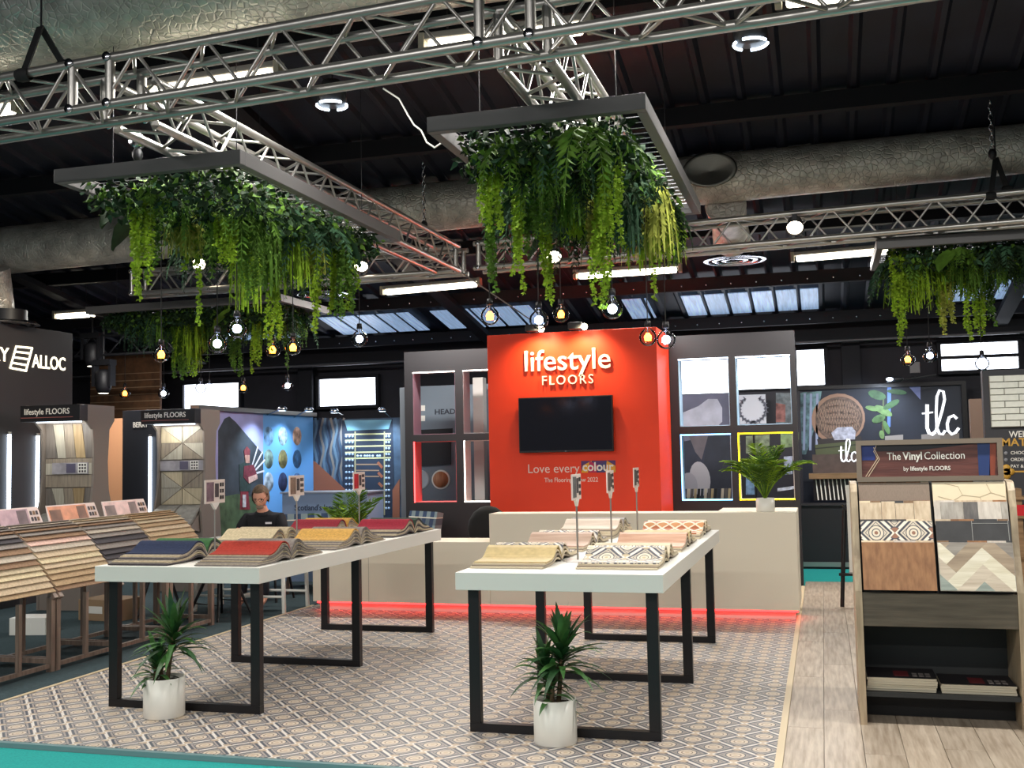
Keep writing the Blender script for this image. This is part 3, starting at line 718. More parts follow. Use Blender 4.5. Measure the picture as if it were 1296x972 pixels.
# vinyl sample books
VN = {}
VN['tan'] = mat('vinyl_tan', (196, 174, 124), .5, var=.12, vs=30); VN['beigepink'] = wood_mat('vinyl_beige_wood', (176, 146, 128), (202, 174, 154), 0, .5, 0)
VN['pinkwood'] = wood_mat('vinyl_pink_wood', (196, 150, 126), (216, 178, 152), 0, .5, 0); VN['pale'] = wood_mat('vinyl_pale_wood', (206, 184, 164), (222, 204, 186), 0, .5, 0)
VN['edge'] = mat('vinyl_edge', (210, 196, 168), .6); VN['edge2'] = mat('vinyl_edge_dark', (150, 138, 122), .6); VN['greyed'] = mat('vinyl_grey', (150, 144, 140), .6)
VN['rosette'] = tile_mat('vinyl_rosette', .13, .0, .22, .22, [(196, 186, 168), (232, 226, 214), (82, 84, 96), (228, 216, 194), (200, 182, 150), (120, 112, 104)])
def lozenge_mat():
    m = bpy.data.materials.new('vinyl_orange_lozenge'); MATS['lz'] = m; t, n, l, b = nt(m); e = NX(t)
    tc = n.new('ShaderNodeTexCoord'); sp = n.new('ShaderNodeSeparateXYZ'); l.new(tc.outputs['Object'], sp.inputs[0])
    def fr(o, a): u = e.m('DIVIDE', o, a); return e.m('ABSOLUTE', e.m('SUBTRACT', u, e.m('ROUND', u)))
    d = e.m('ADD', fr(sp.outputs[0], .1), fr(sp.outputs[1], .1))
    c = e.mix(e.m('GREATER_THAN', d, .5), rgb((176, 92, 40)), rgb((214, 150, 96))); c = e.mix(e.band(d, .4, .6), c, rgb((244, 230, 206)))
    l.new(c, b.inputs['Base Color']); b.inputs['Roughness'].default_value = .5; return m
VN['lozenge'] = lozenge_mat()
XC, XD = (-1.985, -1.55), (-1.36, -.9)
ev = ('edge', 'edge2', 'edge', 'edge')
kw = dict(lays=4, H=.04, hump=.065, grp='open vinyl sample books on the right table', under=ev)
YV = (5.93, 6.97, 8.02)
sample_book('open vinyl sample book with plain tan page, front left of the right table', *XC, YV[0], 'tan', 'rosette', VN, **kw)
sample_book('open vinyl book with grey flower tile page, front right of the right table', *XD, YV[0], 'rosette', 'edge', VN, **kw)
sample_book('open vinyl sample book with beige wood page, middle left of the right table', *XC, YV[1], 'beigepink', 'rosette', VN, **kw)
sample_book('open vinyl sample book with pinkish wood page, middle right of the right table', *XD, YV[1], 'pinkwood', 'tan', VN, **kw)
sample_book('thick open sample book with pale pink pages, back left of the right table', *XC, YV[2], 'pale', 'greyed', VN, lays=7, H=.085, hump=.05, grp=kw['grp'], under=ev)
sample_book('open vinyl sample book with orange lozenge tile page, back right of the right table', *XD, YV[2], 'lozenge', 'edge', VN, lays=4, H=.05, hump=.06, grp=kw['grp'], under=ev)
# small sign stands
PAPER = mat('printed_card', (224, 208, 200), .5); INK = mat('ink_dark', (60, 52, 58), .6); ACR = mat('white_acrylic', (232, 226, 220), .3)
def sign_stand(label, x, y, picture, grp):
    o = thing('sign_stand', label, 'sign', (x, y, ZT), group=grp)
    obj('base', MB().lathe([(0, 0), (.09, 0), (.09, .005), (0, .007)], 20), ACR, o)
    obj('pole', MB().tube([(0, 0, .005), (0, 0, .36)], .006, 8), ALU, o)
    obj('holder', MB().prism([(-.008, -.006, .33), (-.008, .006, .33), (-.008, .05, .375), (-.008, -.05, .375)], (.016, 0, 0)), ACR, o)
    c = obj('card', MB().box(-.004, .004, -.12, .12, .37, .525, .001), PAPER, o)
    pm = mat('card_picture_' + picture[0], picture[1], .5, var=.5, vs=20)
    for sx in (.0045, -.0065):
        obj('picture', MB().box(sx, sx + .002, -.105, -.02, .385, .51), pm, c)
        obj('panel', MB().box(sx, sx + .002, -.005, .04, .41, .5), INK, c)
        for i in range(3):
            for j in range(2): obj('swatch', MB().box(sx, sx + .002, .055 + j * .028, .075 + j * .028, .395 + i * .042, .42 + i * .042), INK if (i + j) % 2 else BLACK, c)
gl_ = 'small sign stands on the left table'; gr_ = 'small sign stands on the right table'
sign_stand('small sign on a thin pole at the front of the left table', -3.87, 6.3, ('mauve', (120, 92, 104)), gl_)
sign_stand('small sign on a thin pole in the middle of the left table', -3.87, 7.45, ('room', (128, 106, 92)), gl_)
sign_stand('small red sign on a thin pole at the back of the left table', -3.87, 8.6, ('crimson', (190, 20, 40)), gl_)
sign_stand('small sign on a thin pole at the front of the right table', -1.452, 6.42, ('slate', (92, 92, 94)), gr_)
sign_stand('small sign on a thin pole in the middle of the right table', -1.45, 7.5, ('brown', (92, 78, 72)), gr_)
sign_stand('small sign on a thin pole at the back of the right table', -1.45, 8.6, ('dark', (70, 62, 62)), gr_)

# ------------------------------------------------------------------ potted plants
POT = mat('white_ceramic', (226, 222, 212), .35); SOIL = mat('soil', (50, 38, 30), .95, bump=.5, bs=60); BARK = mat('bark', (92, 74, 52), .9, var=.3, vs=30)
DRA = [mat('dracaena_leaf', (62, 104, 50), .45, var=.4, vs=14), mat('dracaena_leaf_dark', (40, 76, 40), .45, var=.4, vs=14)]
def pot(o, r, h):
    obj('pot', MB().lathe([(0, 0), (r * .97, 0), (r, .006), (r, h), (r - .01, h), (r - .012, h - .03), (0, h - .03)], 36), POT, o)
    obj('soil', MB().lathe([(0, h - .025), (r - .013, h - .03)], 24), SOIL, o)
def strap(c, a, el, L, w, droop, rng):
    m = MB(); h = Vector((math.cos(a), math.sin(a), 0)); s = Vector((-math.sin(a), math.cos(a), 0)); st = 9; vs = []
    tw = rng.uniform(-.25, .25)
    for i in range(st + 1):
        t = i / st; q = c + h * (L * t * math.cos(el) * (1 - .12 * t)) + Vector((0, 0, L * t * math.sin(el) - droop * t * t * L))
        ww = w * (min(1, .45 + t * 2.2) if t < .25 else 1 - ((t - .25) / .75) ** 1.7); sd = s * math.cos(tw * t) + Vector((0, 0, math.sin(tw * t)))
        vs += [q - sd * ww / 2 + Vector((0, 0, .12 * ww)), q, q + sd * ww / 2 + Vector((0, 0, .12 * ww))]
    fs = []
    for i in range(st): k = 3 * i; fs += [(k, k + 1, k + 4, k + 3), (k + 1, k + 2, k + 5, k + 4)]
    return m.add(vs, fs, True)
def dracaena(label, x, y, r, h, stems, seed):
    rng = random.Random(seed); o = thing('potted_dracaena', label, 'plant', (x, y, 0), group='dracaenas in white pots'); pot(o, r, h)
    for (sx, sy, ex, ey, zt, n, L) in stems:
        st = obj('stem', MB().tube([(sx, sy, h - .03), (sx * .6 + ex * .4 + .006, sy * .6 + ey * .4, h + (zt - h) * .45), (ex, ey, zt)], [.014, .012, .009], 8), BARK, o)
        for k in range(n):
            f = k / n; a = k * 2.4 + rng.uniform(-.3, .3); el = .12 + 1.2 * f ** 1.1 + rng.uniform(-.15, .15)
            c = Vector((ex, ey, zt - .12 + .14 * f))
            obj('leaf', strap(c, a, el, L * rng.uniform(.7, 1.15), .04 * rng.uniform(.8, 1.15), .2 * (1 - f) + .16 + rng.uniform(0, .25), rng), DRA[rng.random() < .4], o)
dracaena('potted dracaena in front of the left table', -3.915, 5.80, .123, .235, [(.02, .0, .06, .01, .5, 60, .33), (-.03, .02, -.04, -.01, .34, 34, .25), (-.05, -.02, -.06, -.01, .3, 10, .16)], 3)
dracaena('potted dracaena in front of the right table', -1.435, 5.70, .116, .235, [(.02, .0, .04, .01, .5, 64, .335), (-.04, .02, -.05, -.01, .42, 30, .24), (-.01, -.03, -.01, -.03, .33, 20, .2)], 4)
def palm(label, loc, r, h, seed, n=16, L=.42, name='potted_fern', cat='plant', mt=1):
    rng = random.Random(seed); o = thing(name, label, cat, loc); pot(o, r, h)
    for k in range(n):
        a = k * 2.4; out = rng.uniform(.25, 1.0); l = L * rng.uniform(.7, 1.1); hh = Vector((math.cos(a), math.sin(a), 0)); m = MB(); pts = []
        for i in range(25):
            t = i / 24; pts.append(Vector((0, 0, h - .03)) + hh * (l * out * t ** 1.2) + Vector((0, 0, l * (1.15 - out * .5) * math.sin(t * (1.2 + out * .75)))))
        m.tube(pts[::2], .003, 4, caps=False); sd = hh.cross(Vector((0, 0, 1)))
        for i in range(6, 24):
            dr = (pts[min(24, i + 1)] - pts[i - 1]).normalized(); w = l * .24 * math.sin(PI * (i - 3) / 22.5)
            for s in (-1, 1): leaf(m, pts[i], sd * s + dr * .8 + Vector((0, 0, -.15)), w, w * .11, rng)
        obj('frond', m, G[(mt, 0, mt)[k % 3]], o)
    return o

# ------------------------------------------------------------------ reception desk with red under-glow
DB = mat('desk_white', (224, 214, 194), .5)
dk = thing('reception_desk', 'long white reception desk with a red glowing plinth', 'desk', (-2.66, 10.15, 0))
obj('high_counter', MB().box(-3.165, -.252, 10.1, 10.42, .085, .968, .003), DB, dk, w=True)
obj('counter_return', MB().box(-.98, -.252, 10.42, 10.95, .085, .968, .003), DB, dk, w=True)
obj('low_counter', MB().box(-5.07, -3.167, 10.1, 10.6, .085, .692, .003), DB, dk, w=True)
for x in (-4.45, -3.83): obj('panel_joint', MB().box(x - .0015, x + .0015, 10.098, 10.1005, .085, .692), mat('joint_tan', (150, 138, 120), .7), dk, w=True)  # narrow strips, darker than the desk front, at its panel joints
obj('plinth', MB().box(-5.02, -.29, 10.16, 10.4, 0, .085), mat('plinth_white', (200, 190, 180), .6), dk, w=True)
REDL = glow('red_led', (255, 40, 40), 7)
obj('led_strip', MB().box(-5.03, -.275, 10.118, 10.13, .068, .0845), REDL, dk, w=True)
obj('led_strip', MB().box(-.274, -.265, 10.118, 10.4, .068, .0845), REDL, dk, w=True)
palm('fern in a white pot standing on the right end of the reception desk', (-.53, 10.28, .968), .085, .125, 21, 40, .5)
# black chair behind the low counter
o = thing('office_chair', 'black office chair behind the low end of the desk', 'chair', (P(612, 668, y=11.05).x, 11.05, 0))
m = MB(); m.ball((0, 0, .74), .24, 16, (1, .25, 1.05)); obj('backrest', m, BAND, o, loc=(.0, .18, 0))
obj('seat', MB().box(-.24, .24, -.25, .2, .43, .5, .03), BAND, o); obj('column', MB().tube([(0, 0, .06), (0, 0, .43)], .03, 10), DARK, o)
obj('back_strut', MB().tube([(0, .15, .45), (0, .22, .6)], .02, 8), DARK, o)
for k in range(5):
    a = k * 2 * PI / 5; f = obj('foot', MB().tube([(0, 0, .08), (.28 * math.cos(a), .28 * math.sin(a), .07)], .018, 8), DARK, o); obj('castor', MB().ball((.28 * math.cos(a), .28 * math.sin(a), .03), .03, 10), BLACK, f)

# ------------------------------------------------------------------ red feature wall, lettering and screen
RED = mat('vermilion_paint', (236, 58, 12), .55)
rw = thing('feature_wall', 'tall vermilion red feature wall behind the desk', 'wall', (-2.67, 12.1, 0))
obj('wall_block', MB().box(-3.64, -1.70, 11.67, 12.625, 0, 2.905, .004), RED, rw, w=True)
SIGNW = mat('raised_letter_white', (240, 234, 224), .4)
TYF = 11.655
text('lettering', 'lifestyle', .335, SIGNW, rw, (-3.195, TYF, 2.475), depth=.012, bold=.006, width=.985)
text('lettering', 'FLOORS', .148, SIGNW, rw, (-2.995, TYF, 2.312), depth=.012, bold=.002, width=.585, space=1.25)
PRW = mat('printed_white', (238, 214, 204), .6)
text('lettering', 'Love every', .142, PRW, rw, (-3.185, 11.668, 1.33), depth=.001, bold=.0, width=.59)
cb = obj('colour_band', MB().box(-2.575, -2.19, 11.664, 11.67, 1.325, 1.455), mat('band_purple', (84, 50, 110), .6), rw, w=True)
for k, (a, b, cc) in enumerate(((0, .09, (236, 170, 40)), (.075, .17, (190, 40, 90)), (.17, .27, (62, 62, 120)), (.27, .385, (222, 160, 50)))):
    x = -2.575 - rw.location.x; yy = 11.664 - rw.location.y
    obj('colour_patch', MB().prism([(x + a, yy, 1.325), (x + b, yy, 1.325), (x + min(.385, b + .03), yy, 1.455 - .06 * (k % 2)), (x + max(0, a - .0) + .02, yy, 1.455 - .05 * ((k + 1) % 2))], (0, -.0012 - .0004 * k, 0)), mat('patch_%d' % k, cc, .6), cb)
text('lettering', 'colour', .135, SIGNW, rw, (-2.56, 11.66, 1.345), depth=.001, bold=.02, width=.35)
text('lettering', 'The Flooring Show 2022', .072, PRW, rw, (-3.0, 11.668, 1.225), depth=.001, bold=.004, width=.61)
tv = thing('wall_screen', 'black wall-mounted screen on the red wall', 'screen', (-2.727, 11.6, 1.56))
obj('casing', MB().box(-3.262, -2.192, 11.585, 11.635, 1.556, 2.172, .006), mat('tv_black', (14, 13, 16), .35), tv, w=True)
obj('display', MB().box(-3.25, -2.204, 11.5835, 11.585, 1.578, 2.16), mat('tv_glass', (8, 7, 20), .1, spec=.2), tv, w=True)
obj('wall_bracket', MB().box(-2.9, -2.55, 11.635, 11.67, 1.75, 2.0), BLACK, tv, w=True)
obj('badge', MB().box(-2.735, -2.72, 11.5828, 11.5835, 1.563, 1.57), CHROME, tv, w=True)
def wall_flood(label, x):
    o = thing('wall_floodlight', label, 'spotlight', (x, 11.6, 2.905), group='floodlights on top of the red wall')
    obj('body', MB().box(x - .12, x + .03, 11.5, 11.6, 2.91, 2.985, .006), DARK, o, w=True)
    obj('lens', MB().ball((x + .06, 11.52, 2.93), .036, 12), BULBW, o, w=True); obj('arm', MB().box(x - .06, x - .03, 11.6, 11.75, 2.906, 2.93), DARK, o, w=True)
    spot('flood', (x + .05, 11.42, 2.95), (x + .02, 11.68, 2.3), 46, (1, .84, .5), 125, .9, .04)
wall_flood('small dark floodlight on the red wall, right of centre', -2.53)
wall_flood('small floodlight on the red wall, left of centre behind a bulb', -3.02)

# ------------------------------------------------------------------ charcoal panels with lit openings
LINER = {k: mat('liner_' + k, c, .6) for k, c in dict(white=(214, 212, 206), grey=(140, 140, 142), plum=(120, 92, 104), coral=(236, 110, 110), blue=(170, 200, 224), navy=(62, 72, 100)).items()}
def niche_panel(label, x0, x1, zt, cols, rows, looks, hide=None):
    D = .26; y0 = 12.63; o = thing('niche_panel', label, 'panel', ((x0 + x1) / 2, y0 + D / 2, 0), group='charcoal panels beside the red wall')
    xs = [x0] + [v for c in cols for v in c] + [x1]; b = []
    for i in range(0, len(xs), 2): obj('upright', MB().box(xs[i], xs[i + 1], y0, y0 + D, 0, zt), PANEL, o, w=True)
    zs = [0] + [v for r in rows for v in r] + [zt]
    for c in cols:
        for i in range(0, len(zs), 2): obj('rail', MB().box(c[0], c[1], y0, y0 + D, zs[i], zs[i + 1]), PANEL, o, w=True)
    k = 0
    for r in rows[::-1]:
        for c in cols:
            lm, led = looks[k]; k += 1; t = .008
            q = obj('niche_liner', MB().box(c[0], c[0] + t, y0 + .012, y0 + D, r[0], r[1]).box(c[1] - t, c[1], y0 + .012, y0 + D, r[0], r[1]).box(c[0], c[1], y0 + .012, y0 + D, r[0], r[0] + t).box(c[0], c[1], y0 + .012, y0 + D, r[1] - t, r[1]), LINER[lm], o, w=True)
            col, edges = led
            gm = glow('led_' + col, dict(white=(235, 240, 255), pale=(255, 246, 235), red=(255, 70, 70), sky=(120, 190, 255), yellow=(255, 220, 20))[col], 4.5)
            s = MB(); w = .014
            if 't' in edges: s.box(c[0], c[1], y0 + .004, y0 + .012, r[1] - w, r[1])
            if 'l' in edges: s.box(c[0], c[0] + w, y0 + .004, y0 + .012, r[0], r[1])
            if 'b' in edges: s.box(c[0], c[1], y0 + .004, y0 + .012, r[0], r[0] + w)
            e = obj('led_strip', s, gm, o); e.parent = q; e.data.transform(Matrix.Translation(-o.location))
    return o
RW_ = ((.965, 1.735), (1.825, 2.62))
niche_panel('charcoal panel with lit openings right of the red wall', -1.695, -.262, 2.895, ((-1.595, -1.015), (-.935, -.32)), RW_, [('blue', ('white', 't')), ('blue', ('white', 't')), ('blue', ('sky', 'lbt')), ('white', ('yellow', 'lbt'))])
niche_panel('charcoal panel with lit openings left of the red wall', -5.045, -3.645, 2.86, ((-4.935, -4.37), (-4.27, -3.74)), ((.965, 1.725), (1.81, 2.6)), [('plum', ('pale', 't')), ('grey', ('pale', 't')), ('coral', ('red', 'l')), ('white', ('pale', 'lb'))])
obj_side = thing('partition_post', 'grey partition post beside the left charcoal panel', 'post', (-5.13, 12.9, 0))
obj('post_panel', MB().box(-5.16, -5.055, 12.75, 13.0, 0, 2.42, .004), mat('partition_grey', (112, 118, 126), .6), obj_side, w=True)

# ------------------------------------------------------------------ carpet waterfall displays on timber frames
TIM = wood_mat('walnut_frame', (104, 88, 78), (140, 120, 106), 2, .5, .05)
def ycurve(): return [(0, .945), (.1, .975), (.2, .975), (.3, .94), (.4, .865), (.5, .76), (.58, .67), (.66, .575)]
def curve_pt(t):
    c = ycurve(); f = t * (len(c) - 1); i = min(int(f), len(c) - 2); f -= i
    a, b, p0, p3 = c[i], c[i + 1], c[max(i - 1, 0)], c[min(i + 2, len(c) - 1)]
    q = lambda k: .5 * (2 * a[k] + (b[k] - p0[k]) * f + (2 * p0[k] - 5 * a[k] + 4 * b[k] - p3[k]) * f * f + (3 * a[k] - p0[k] - 3 * b[k] + p3[k]) * f ** 3)
    return q(0), q(1)
TONE = {'A': ['tan', 'biscuit', 'biscuit', 'cream', 'oat', 'brown', 'stone', 'brown', 'grey', 'charcoal', 'grey', 'brown', 'grey', 'grey', 'stone'],
        'B': ['brown', 'tan', 'tan', 'sand', 'biscuit', 'cream', 'biscuit', 'stone', 'pink', 'brown', 'grey', 'brown', 'grey', 'stone', 'grey'],
        'C': ['biscuit', 'tan', 'brown', 'grey', 'charcoal', 'charcoal', 'grey', 'charcoal', 'grey', 'stone', 'grey', 'brown', 'stone', 'oat', 'stone'],
        'D': ['tan', 'biscuit', 'sand', 'biscuit', 'oat', 'biscuit', 'tan', 'sand', 'biscuit', 'tan', 'oat', 'sand', 'tan', 'sand', 'sand']}
CARD = mat('pos_card', (226, 206, 200), .5)
def waterfall(label, y0, tone, pic, n=15):
    o = thing('carpet_waterfall', label, 'display', (-6.22, y0 + .365, 0), group='carpet waterfall displays along the left side')
    for s in (-1, 1):
        y = s * .335
        for x in (.04, .63): obj('leg', MB().box(x - .022, x + .022, y - .022, y + .022, 0, curve_pt(min(1, x / .66))[1] - .05), TIM, o)
        obj('bottom_rail', MB().box(.06, .61, y - .015, y + .015, .06, .095), TIM, o)
        m = MB(); pr = [curve_pt(i / 10) for i in range(11)]; m.strip([(a, b - .045) for a, b in pr], .03, y - .02, y + .02, 'y'); obj('side_rail', m, TIM, o)
    for x in (.04, .63): obj('stretcher', MB().box(x - .015, x + .015, -.31, .31, .03, .06), TIM, o)
    for x in (.04, .63): obj('upright', MB().box(x - .016, x + .016, -.016, .016, .06, curve_pt(min(1, x / .66))[1] - .06), TIM, o)
    rng = random.Random(tone)
    for k in range(n):
        end = 1 - .052 * k; st = 16; pr = []
        for i in range(st + 1):
            x, z = curve_pt(end * i / st); pr.append((x, z + k * .0062 + (.012 if i == st else 0)))
        obj('carpet_sample', MB().strip(pr, .0056, -.352 + rng.uniform(-.004, .004), .352 + rng.uniform(-.004, .004), 'y'), CP_[TONE[tone][k]], o)
    b = obj('header_board', MB().prism([(-.02, -.33, 1.0), (-.02, .33, 1.0), (-.09, .31, 1.19), (-.09, -.31, 1.19)], (-.012, 0, 0)), CARD, o)
    pm = mat('pos_picture_%s' % pic[0], pic[1], .5, var=.6, vs=5)
    def onb(ya, yb, ta, tb, m_, nm, off=.003):
        f = lambda t: (-.02 - .07 * t, 1.0 + .19 * t)
        (xa, za), (xb, zb) = f(ta), f(tb)
        obj(nm, MB().prism([(xa + off, ya, za), (xa + off, yb, za), (xb + off, yb, zb), (xb + off, ya, zb)], (-.003, 0, 0)), m_, b)
    onb(-.31, .18, .05, .95, pm, 'picture')
    onb(-.3, -.16, .12, .8, mat('pos_dark_%s' % pic[0], tuple(int(c * .62) for c in pic[1]), .5, var=.4, vs=9), 'picture_panel', .005)
    onb(.05, .16, .2, .9, mat('pos_dark_%s' % pic[0], (1, 1, 1)), 'picture_panel', .005)
    for i in range(3):
        for j in range(3): onb(.2 + j * .035, .222 + j * .035, .15 + i * .26, .32 + i * .26, INK if (i + j) % 3 else CP_['brown'], 'swatch', .005)
waterfall('carpet waterfall display at the front left edge, grey to beige samples', 6.14, 'A', ('rose', (206, 170, 166)))
waterfall('second carpet waterfall display from the front, with a mauve header board', 6.87, 'B', ('mauve', (168, 140, 148)))
waterfall('third carpet waterfall display, dark grey samples under an orange-brown header board', 7.60, 'C', ('orange', (196, 132, 100)))
waterfall('fourth carpet waterfall display, golden samples under a pale pink header board', 8.33, 'D', ('pink', (206, 176, 172)))
def carton(label, x, y, w, d, h, m_, rz):
    o = thing('carton', label, 'box', (x, y, 0), rz)
    obj('box_body', MB().box(-w / 2, w / 2, -d / 2, d / 2, 0, h, .003), m_, o); obj('flap', MB().box(-w / 2, -.004, -d / 2, d / 2, h, h + .004), m_, o); obj('flap', MB().box(.004, w / 2, -d / 2, d / 2, h, h + .004), m_, o)
    obj('label_patch', MB().box(-w * .3, w * .1, -d / 2 - .002, -d / 2, h * .35, h * .7), WHITE, o)
KRAFT = mat('kraft_card', (150, 124, 96), .8)
carton('white carton on the carpet behind the front waterfall displays', -7.0, 8.35, .34, .26, .15, WHITE, .2)
carton('teal carton on the carpet behind the front waterfall displays', -7.35, 7.75, .5, .3, .2, mat('teal_card', (70, 150, 156), .7), .1)
carton('brown carton on the carpet between the waterfall display legs', -6.85, 9.25, .5, .35, .2, KRAFT, -.1)

# ------------------------------------------------------------------ two tower displays of wood samples
TG = mat('tower_grey', (128, 118, 110), .55); HDR = mat('tower_header_black', (26, 24, 26), .45)
WD = [wood_mat('sample_wood_%d' % i, c1, c2, 2, .5, .12) for i, (c1, c2) in enumerate((((118, 108, 96), (150, 138, 122)), ((180, 166, 138), (206, 192, 162)), ((96, 90, 86), (124, 116, 108)), ((140, 118, 86), (168, 146, 110)), ((158, 152, 138), (186, 180, 164))))]
def tower(label, loc, rz, style):
    o = thing('sample_tower', label, 'display', loc, rz, 'tower displays of wood samples'); w = .29
    prof = [(-.1, 0), (-.1, .72), (-.13, .95), (-.07, 1.15), (-.035, 1.4), (-.035, 1.7), (-.06, 1.9), (-.16, 1.98), (-.3, 2.0), (-.3, 2.16), (.34, 2.16), (.34, 2.0), (.25, 1.9), (.22, 1.55), (.24, 1.25), (.33, .95), (.36, .7), (.36, 0)]
    for x in (-w - .025, w): obj('side_panel', MB().prism([(x, a, b) for a, b in prof], (.025, 0, 0)), TG, o)
    obj('back_panel', MB().box(-w, w, .02, .04, .7, 2.05), TG, o)
    obj('base_cabinet', MB().box(-w, w, -.09, .34, 0, .7), TG, o)
    h = obj('header', MB().box(-w - .06, w + .06, -.34, -.2, 1.985, 2.155, .003), HDR, o)
    text('lettering', 'lifestyle FLOORS', .085, SIGNW, h, (-w - .01, -.3415, 2.06), depth=.001, bold=.012, width=.53, w=False)
    obj('accent_line', MB().box(-w - .05, w - .02, -.342, -.34, 2.022, 2.03), mat('accent_rose', (150, 90, 84), .5), h)
    obj('header_lamp', MB().box(-w + .03, w - .03, -.2, -.17, 1.975, 1.985), LEDW, o)
    la = area('header_light', (0, -.19, 1.97), (.5, .03), 2.6, (1, .97, .9), (math.radians(28), 0, 0)); la.parent = o
    z0, z1 = 1.08, 1.97; rng = random.Random(style)
    def tile(pts, m_): obj('sample_tile', MB().prism([(x, .012, z) for x, z in pts], (0, -.014, 0)), m_, o)
    def fan(xa, xb, za, zb):
        cx, cz = (xa + xb) / 2, (za + zb) / 2; g = .004; ring = [(xa, za), (cx, za), (xb, za), (xb, cz), (xb, zb), (cx, zb), (xa, zb), (xa, cz)]
        for k in range(8):
            p, q = ring[k], ring[(k + 1) % 8]; ctr = ((p[0] + q[0] + cx) / 3, (p[1] + q[1] + cz) / 3)
            tile([tuple(c_ + (a - c_) * .95 for a, c_ in zip(v, ctr)) for v in (p, q, (cx, cz))], WD[rng.choice((0, 1, 4, 1, 4))])
    def slant(xa, xb, za, zb):
        n = 5; b = [xa + (xb - xa) * k / n for k in range(n + 1)]
        jt = [0] + [rng.uniform(-.05, .05) for _ in range(n - 1)] + [0]
        for k in range(n): tile([(b[k] + jt[k] + .003, za), (b[k + 1] + jt[k + 1] - .003, za), (b[k + 1] - jt[k + 1] - .003, zb), (b[k] - jt[k] + .003, zb)], WD[(0, 3, 2, 0, 2, 4)[(k + int(za * 10)) % 6]])
    if style == 'fan': fan(-w + .005, w - .005, 1.56, 1.96); fan(-w + .005, w - .005, 1.02, 1.42); cz = 1.43
    else:
        slant(-w + .005, w - .005, 1.6, 1.96); slant(-w + .005, w - .005, 1.02, 1.28)
        tile([(-w + .005, 1.29), (w - .005, 1.29), (w - .005, 1.42), (-w + .005, 1.42)], WD[0]); tile([(-w + .005, 1.545), (w - .005, 1.545), (w - .005, 1.595), (-w + .005, 1.595)], WD[0]); tile([(-w + .005, 1.425), (w - .005, 1.425), (w - .005, 1.545), (-w + .005, 1.545)], WD[4]); cz = 1.43
    c = obj('picture_card', MB().box(-.2 if style != 'fan' else -w, .23 if style != 'fan' else w, -.012, -.002, cz, cz + .12), mat('tower_card', (150, 146, 152), .5, var=.3, vs=8), o)
    obj('picture_dark', MB().box(-.03, .08, -.014, -.012, cz + .012, cz + .11), mat('tower_card_dark', (84, 80, 100), .5), c)
    obj('swatch_sheet', MB().box(.11, .215, -.014, -.012, cz + .006, cz + .114), WHITE, c)
    for i in range(3):
        for j in range(3): obj('swatch', MB().box(.122 + j * .032, .142 + j * .032, -.016, -.014, cz + .016 + i * .034, cz + .038 + i * .034), INK, c)
    for s in (-1, 1):
        m = MB(); pr = [(-.34, .78), (-.25, .84), (-.14, .94), (-.03, .99)]; x0 = -w + .01 if s < 0 else .01
        obj('sample_tray', m.strip(pr, .03, x0, x0 + w - .02), mat('tray_grey', (124, 122, 116), .6, var=.2, vs=20), o)
        obj('tray_side', MB().prism([(x0, -.34, .76), (x0, -.03, .97), (x0, -.03, .7), (x0, -.1, .7)], (w - .02, 0, 0)), TG, o)
c = P(88, 580, y=9.75); tower('tower display with slanted wood planks at far left, before the dark sign wall', (c.x, 9.75, 0), math.radians(4), 'slant')
c = P(231, 580, y=11.35); tower('tower display with triangular wood tiles, left of the mountain mural', (c.x, 11.35, 0), math.radians(4), 'fan')

# ------------------------------------------------------------------ dark sign walls with light tubes
BW = mat('sign_wall_dark', (50, 48, 50), .6); LET = glow('lit_letter', (255, 244, 214), 1.6)
b1 = thing('sign_wall', 'tall dark sign wall with lit white lettering at far left', 'wall', (-8.56, 8.8, 0))
obj('wall_board', MB().box(-8.62, -8.5, 6.6, 10.74, 0, 3.08, .004), BW, b1, w=True)
RT = (PI / 2, 0, PI / 2)
text('lettering', 'ALLOC', .215, LET, b1, (-8.497, 10.06, 2.63), RT, depth=.004, bold=.008, width=.55)
text('lettering', 'BERRY', .215, LET, b1, (-8.497, 9.1, 2.665), RT, depth=.004, bold=.008, width=.6)
m = MB(); A_ = [P(u, v, x=-8.495) for u, v in ((20, 438), (41, 440), (33, 470), (12, 466))]
q = lambda s, t: A_[0].lerp(A_[1], s).lerp(A_[3].lerp(A_[2], s), t)
for t in (.02, .25, .5, .75, .98): m.ribbon([q(0, t), q(1, t)], .022, .006, (1, 0, 0))
for s in (.02, .98): m.ribbon([q(s, 0), q(s, 1)], .022, .006, (1, 0, 0))
obj('emblem', m, LET, b1, w=True)
def led_tube(label, y, z0, z1, x=-8.5):
    o = thing('light_tube', label, 'light', (x + .02, y, z0), group='vertical white light tubes on the dark sign walls')
    obj('tube', MB().tube([(0, 0, .02), (0, 0, z1 - z0 - .02)], .02, 10), LEDW, o); obj('tube_cap', MB().tube([(0, 0, 0), (0, 0, .03)], .022, 10), ALU, o); obj('tube_cap', MB().tube([(0, 0, z1 - z0 - .03), (0, 0, z1 - z0)], .022, 10), ALU, o)
led_tube('vertical light tube nearest the left edge of the picture', 9.70, .45, 1.9)
led_tube('vertical light tube left of the slanted plank tower', 10.14, .45, 1.89)
l2 = P(155, 520, y=12.25); r2 = P(262, 520, y=12.25)
b2 = thing('sign_wall', 'lower dark sign wall behind the triangular tile tower', 'wall', ((l2.x + r2.x) / 2, 12.3, 0))
obj('wall_board', MB().box(l2.x, r2.x, 12.25, 12.35, 0, l2.z, .004), mat('sign_wall_navy', (32, 33, 40), .6), b2, w=True)
c = P(168, 541, y=12.24); text('lettering', 'BERRY', .1, SIGNW, b2, (c.x, 12.247, c.z), depth=.002, bold=.02, width=.23)
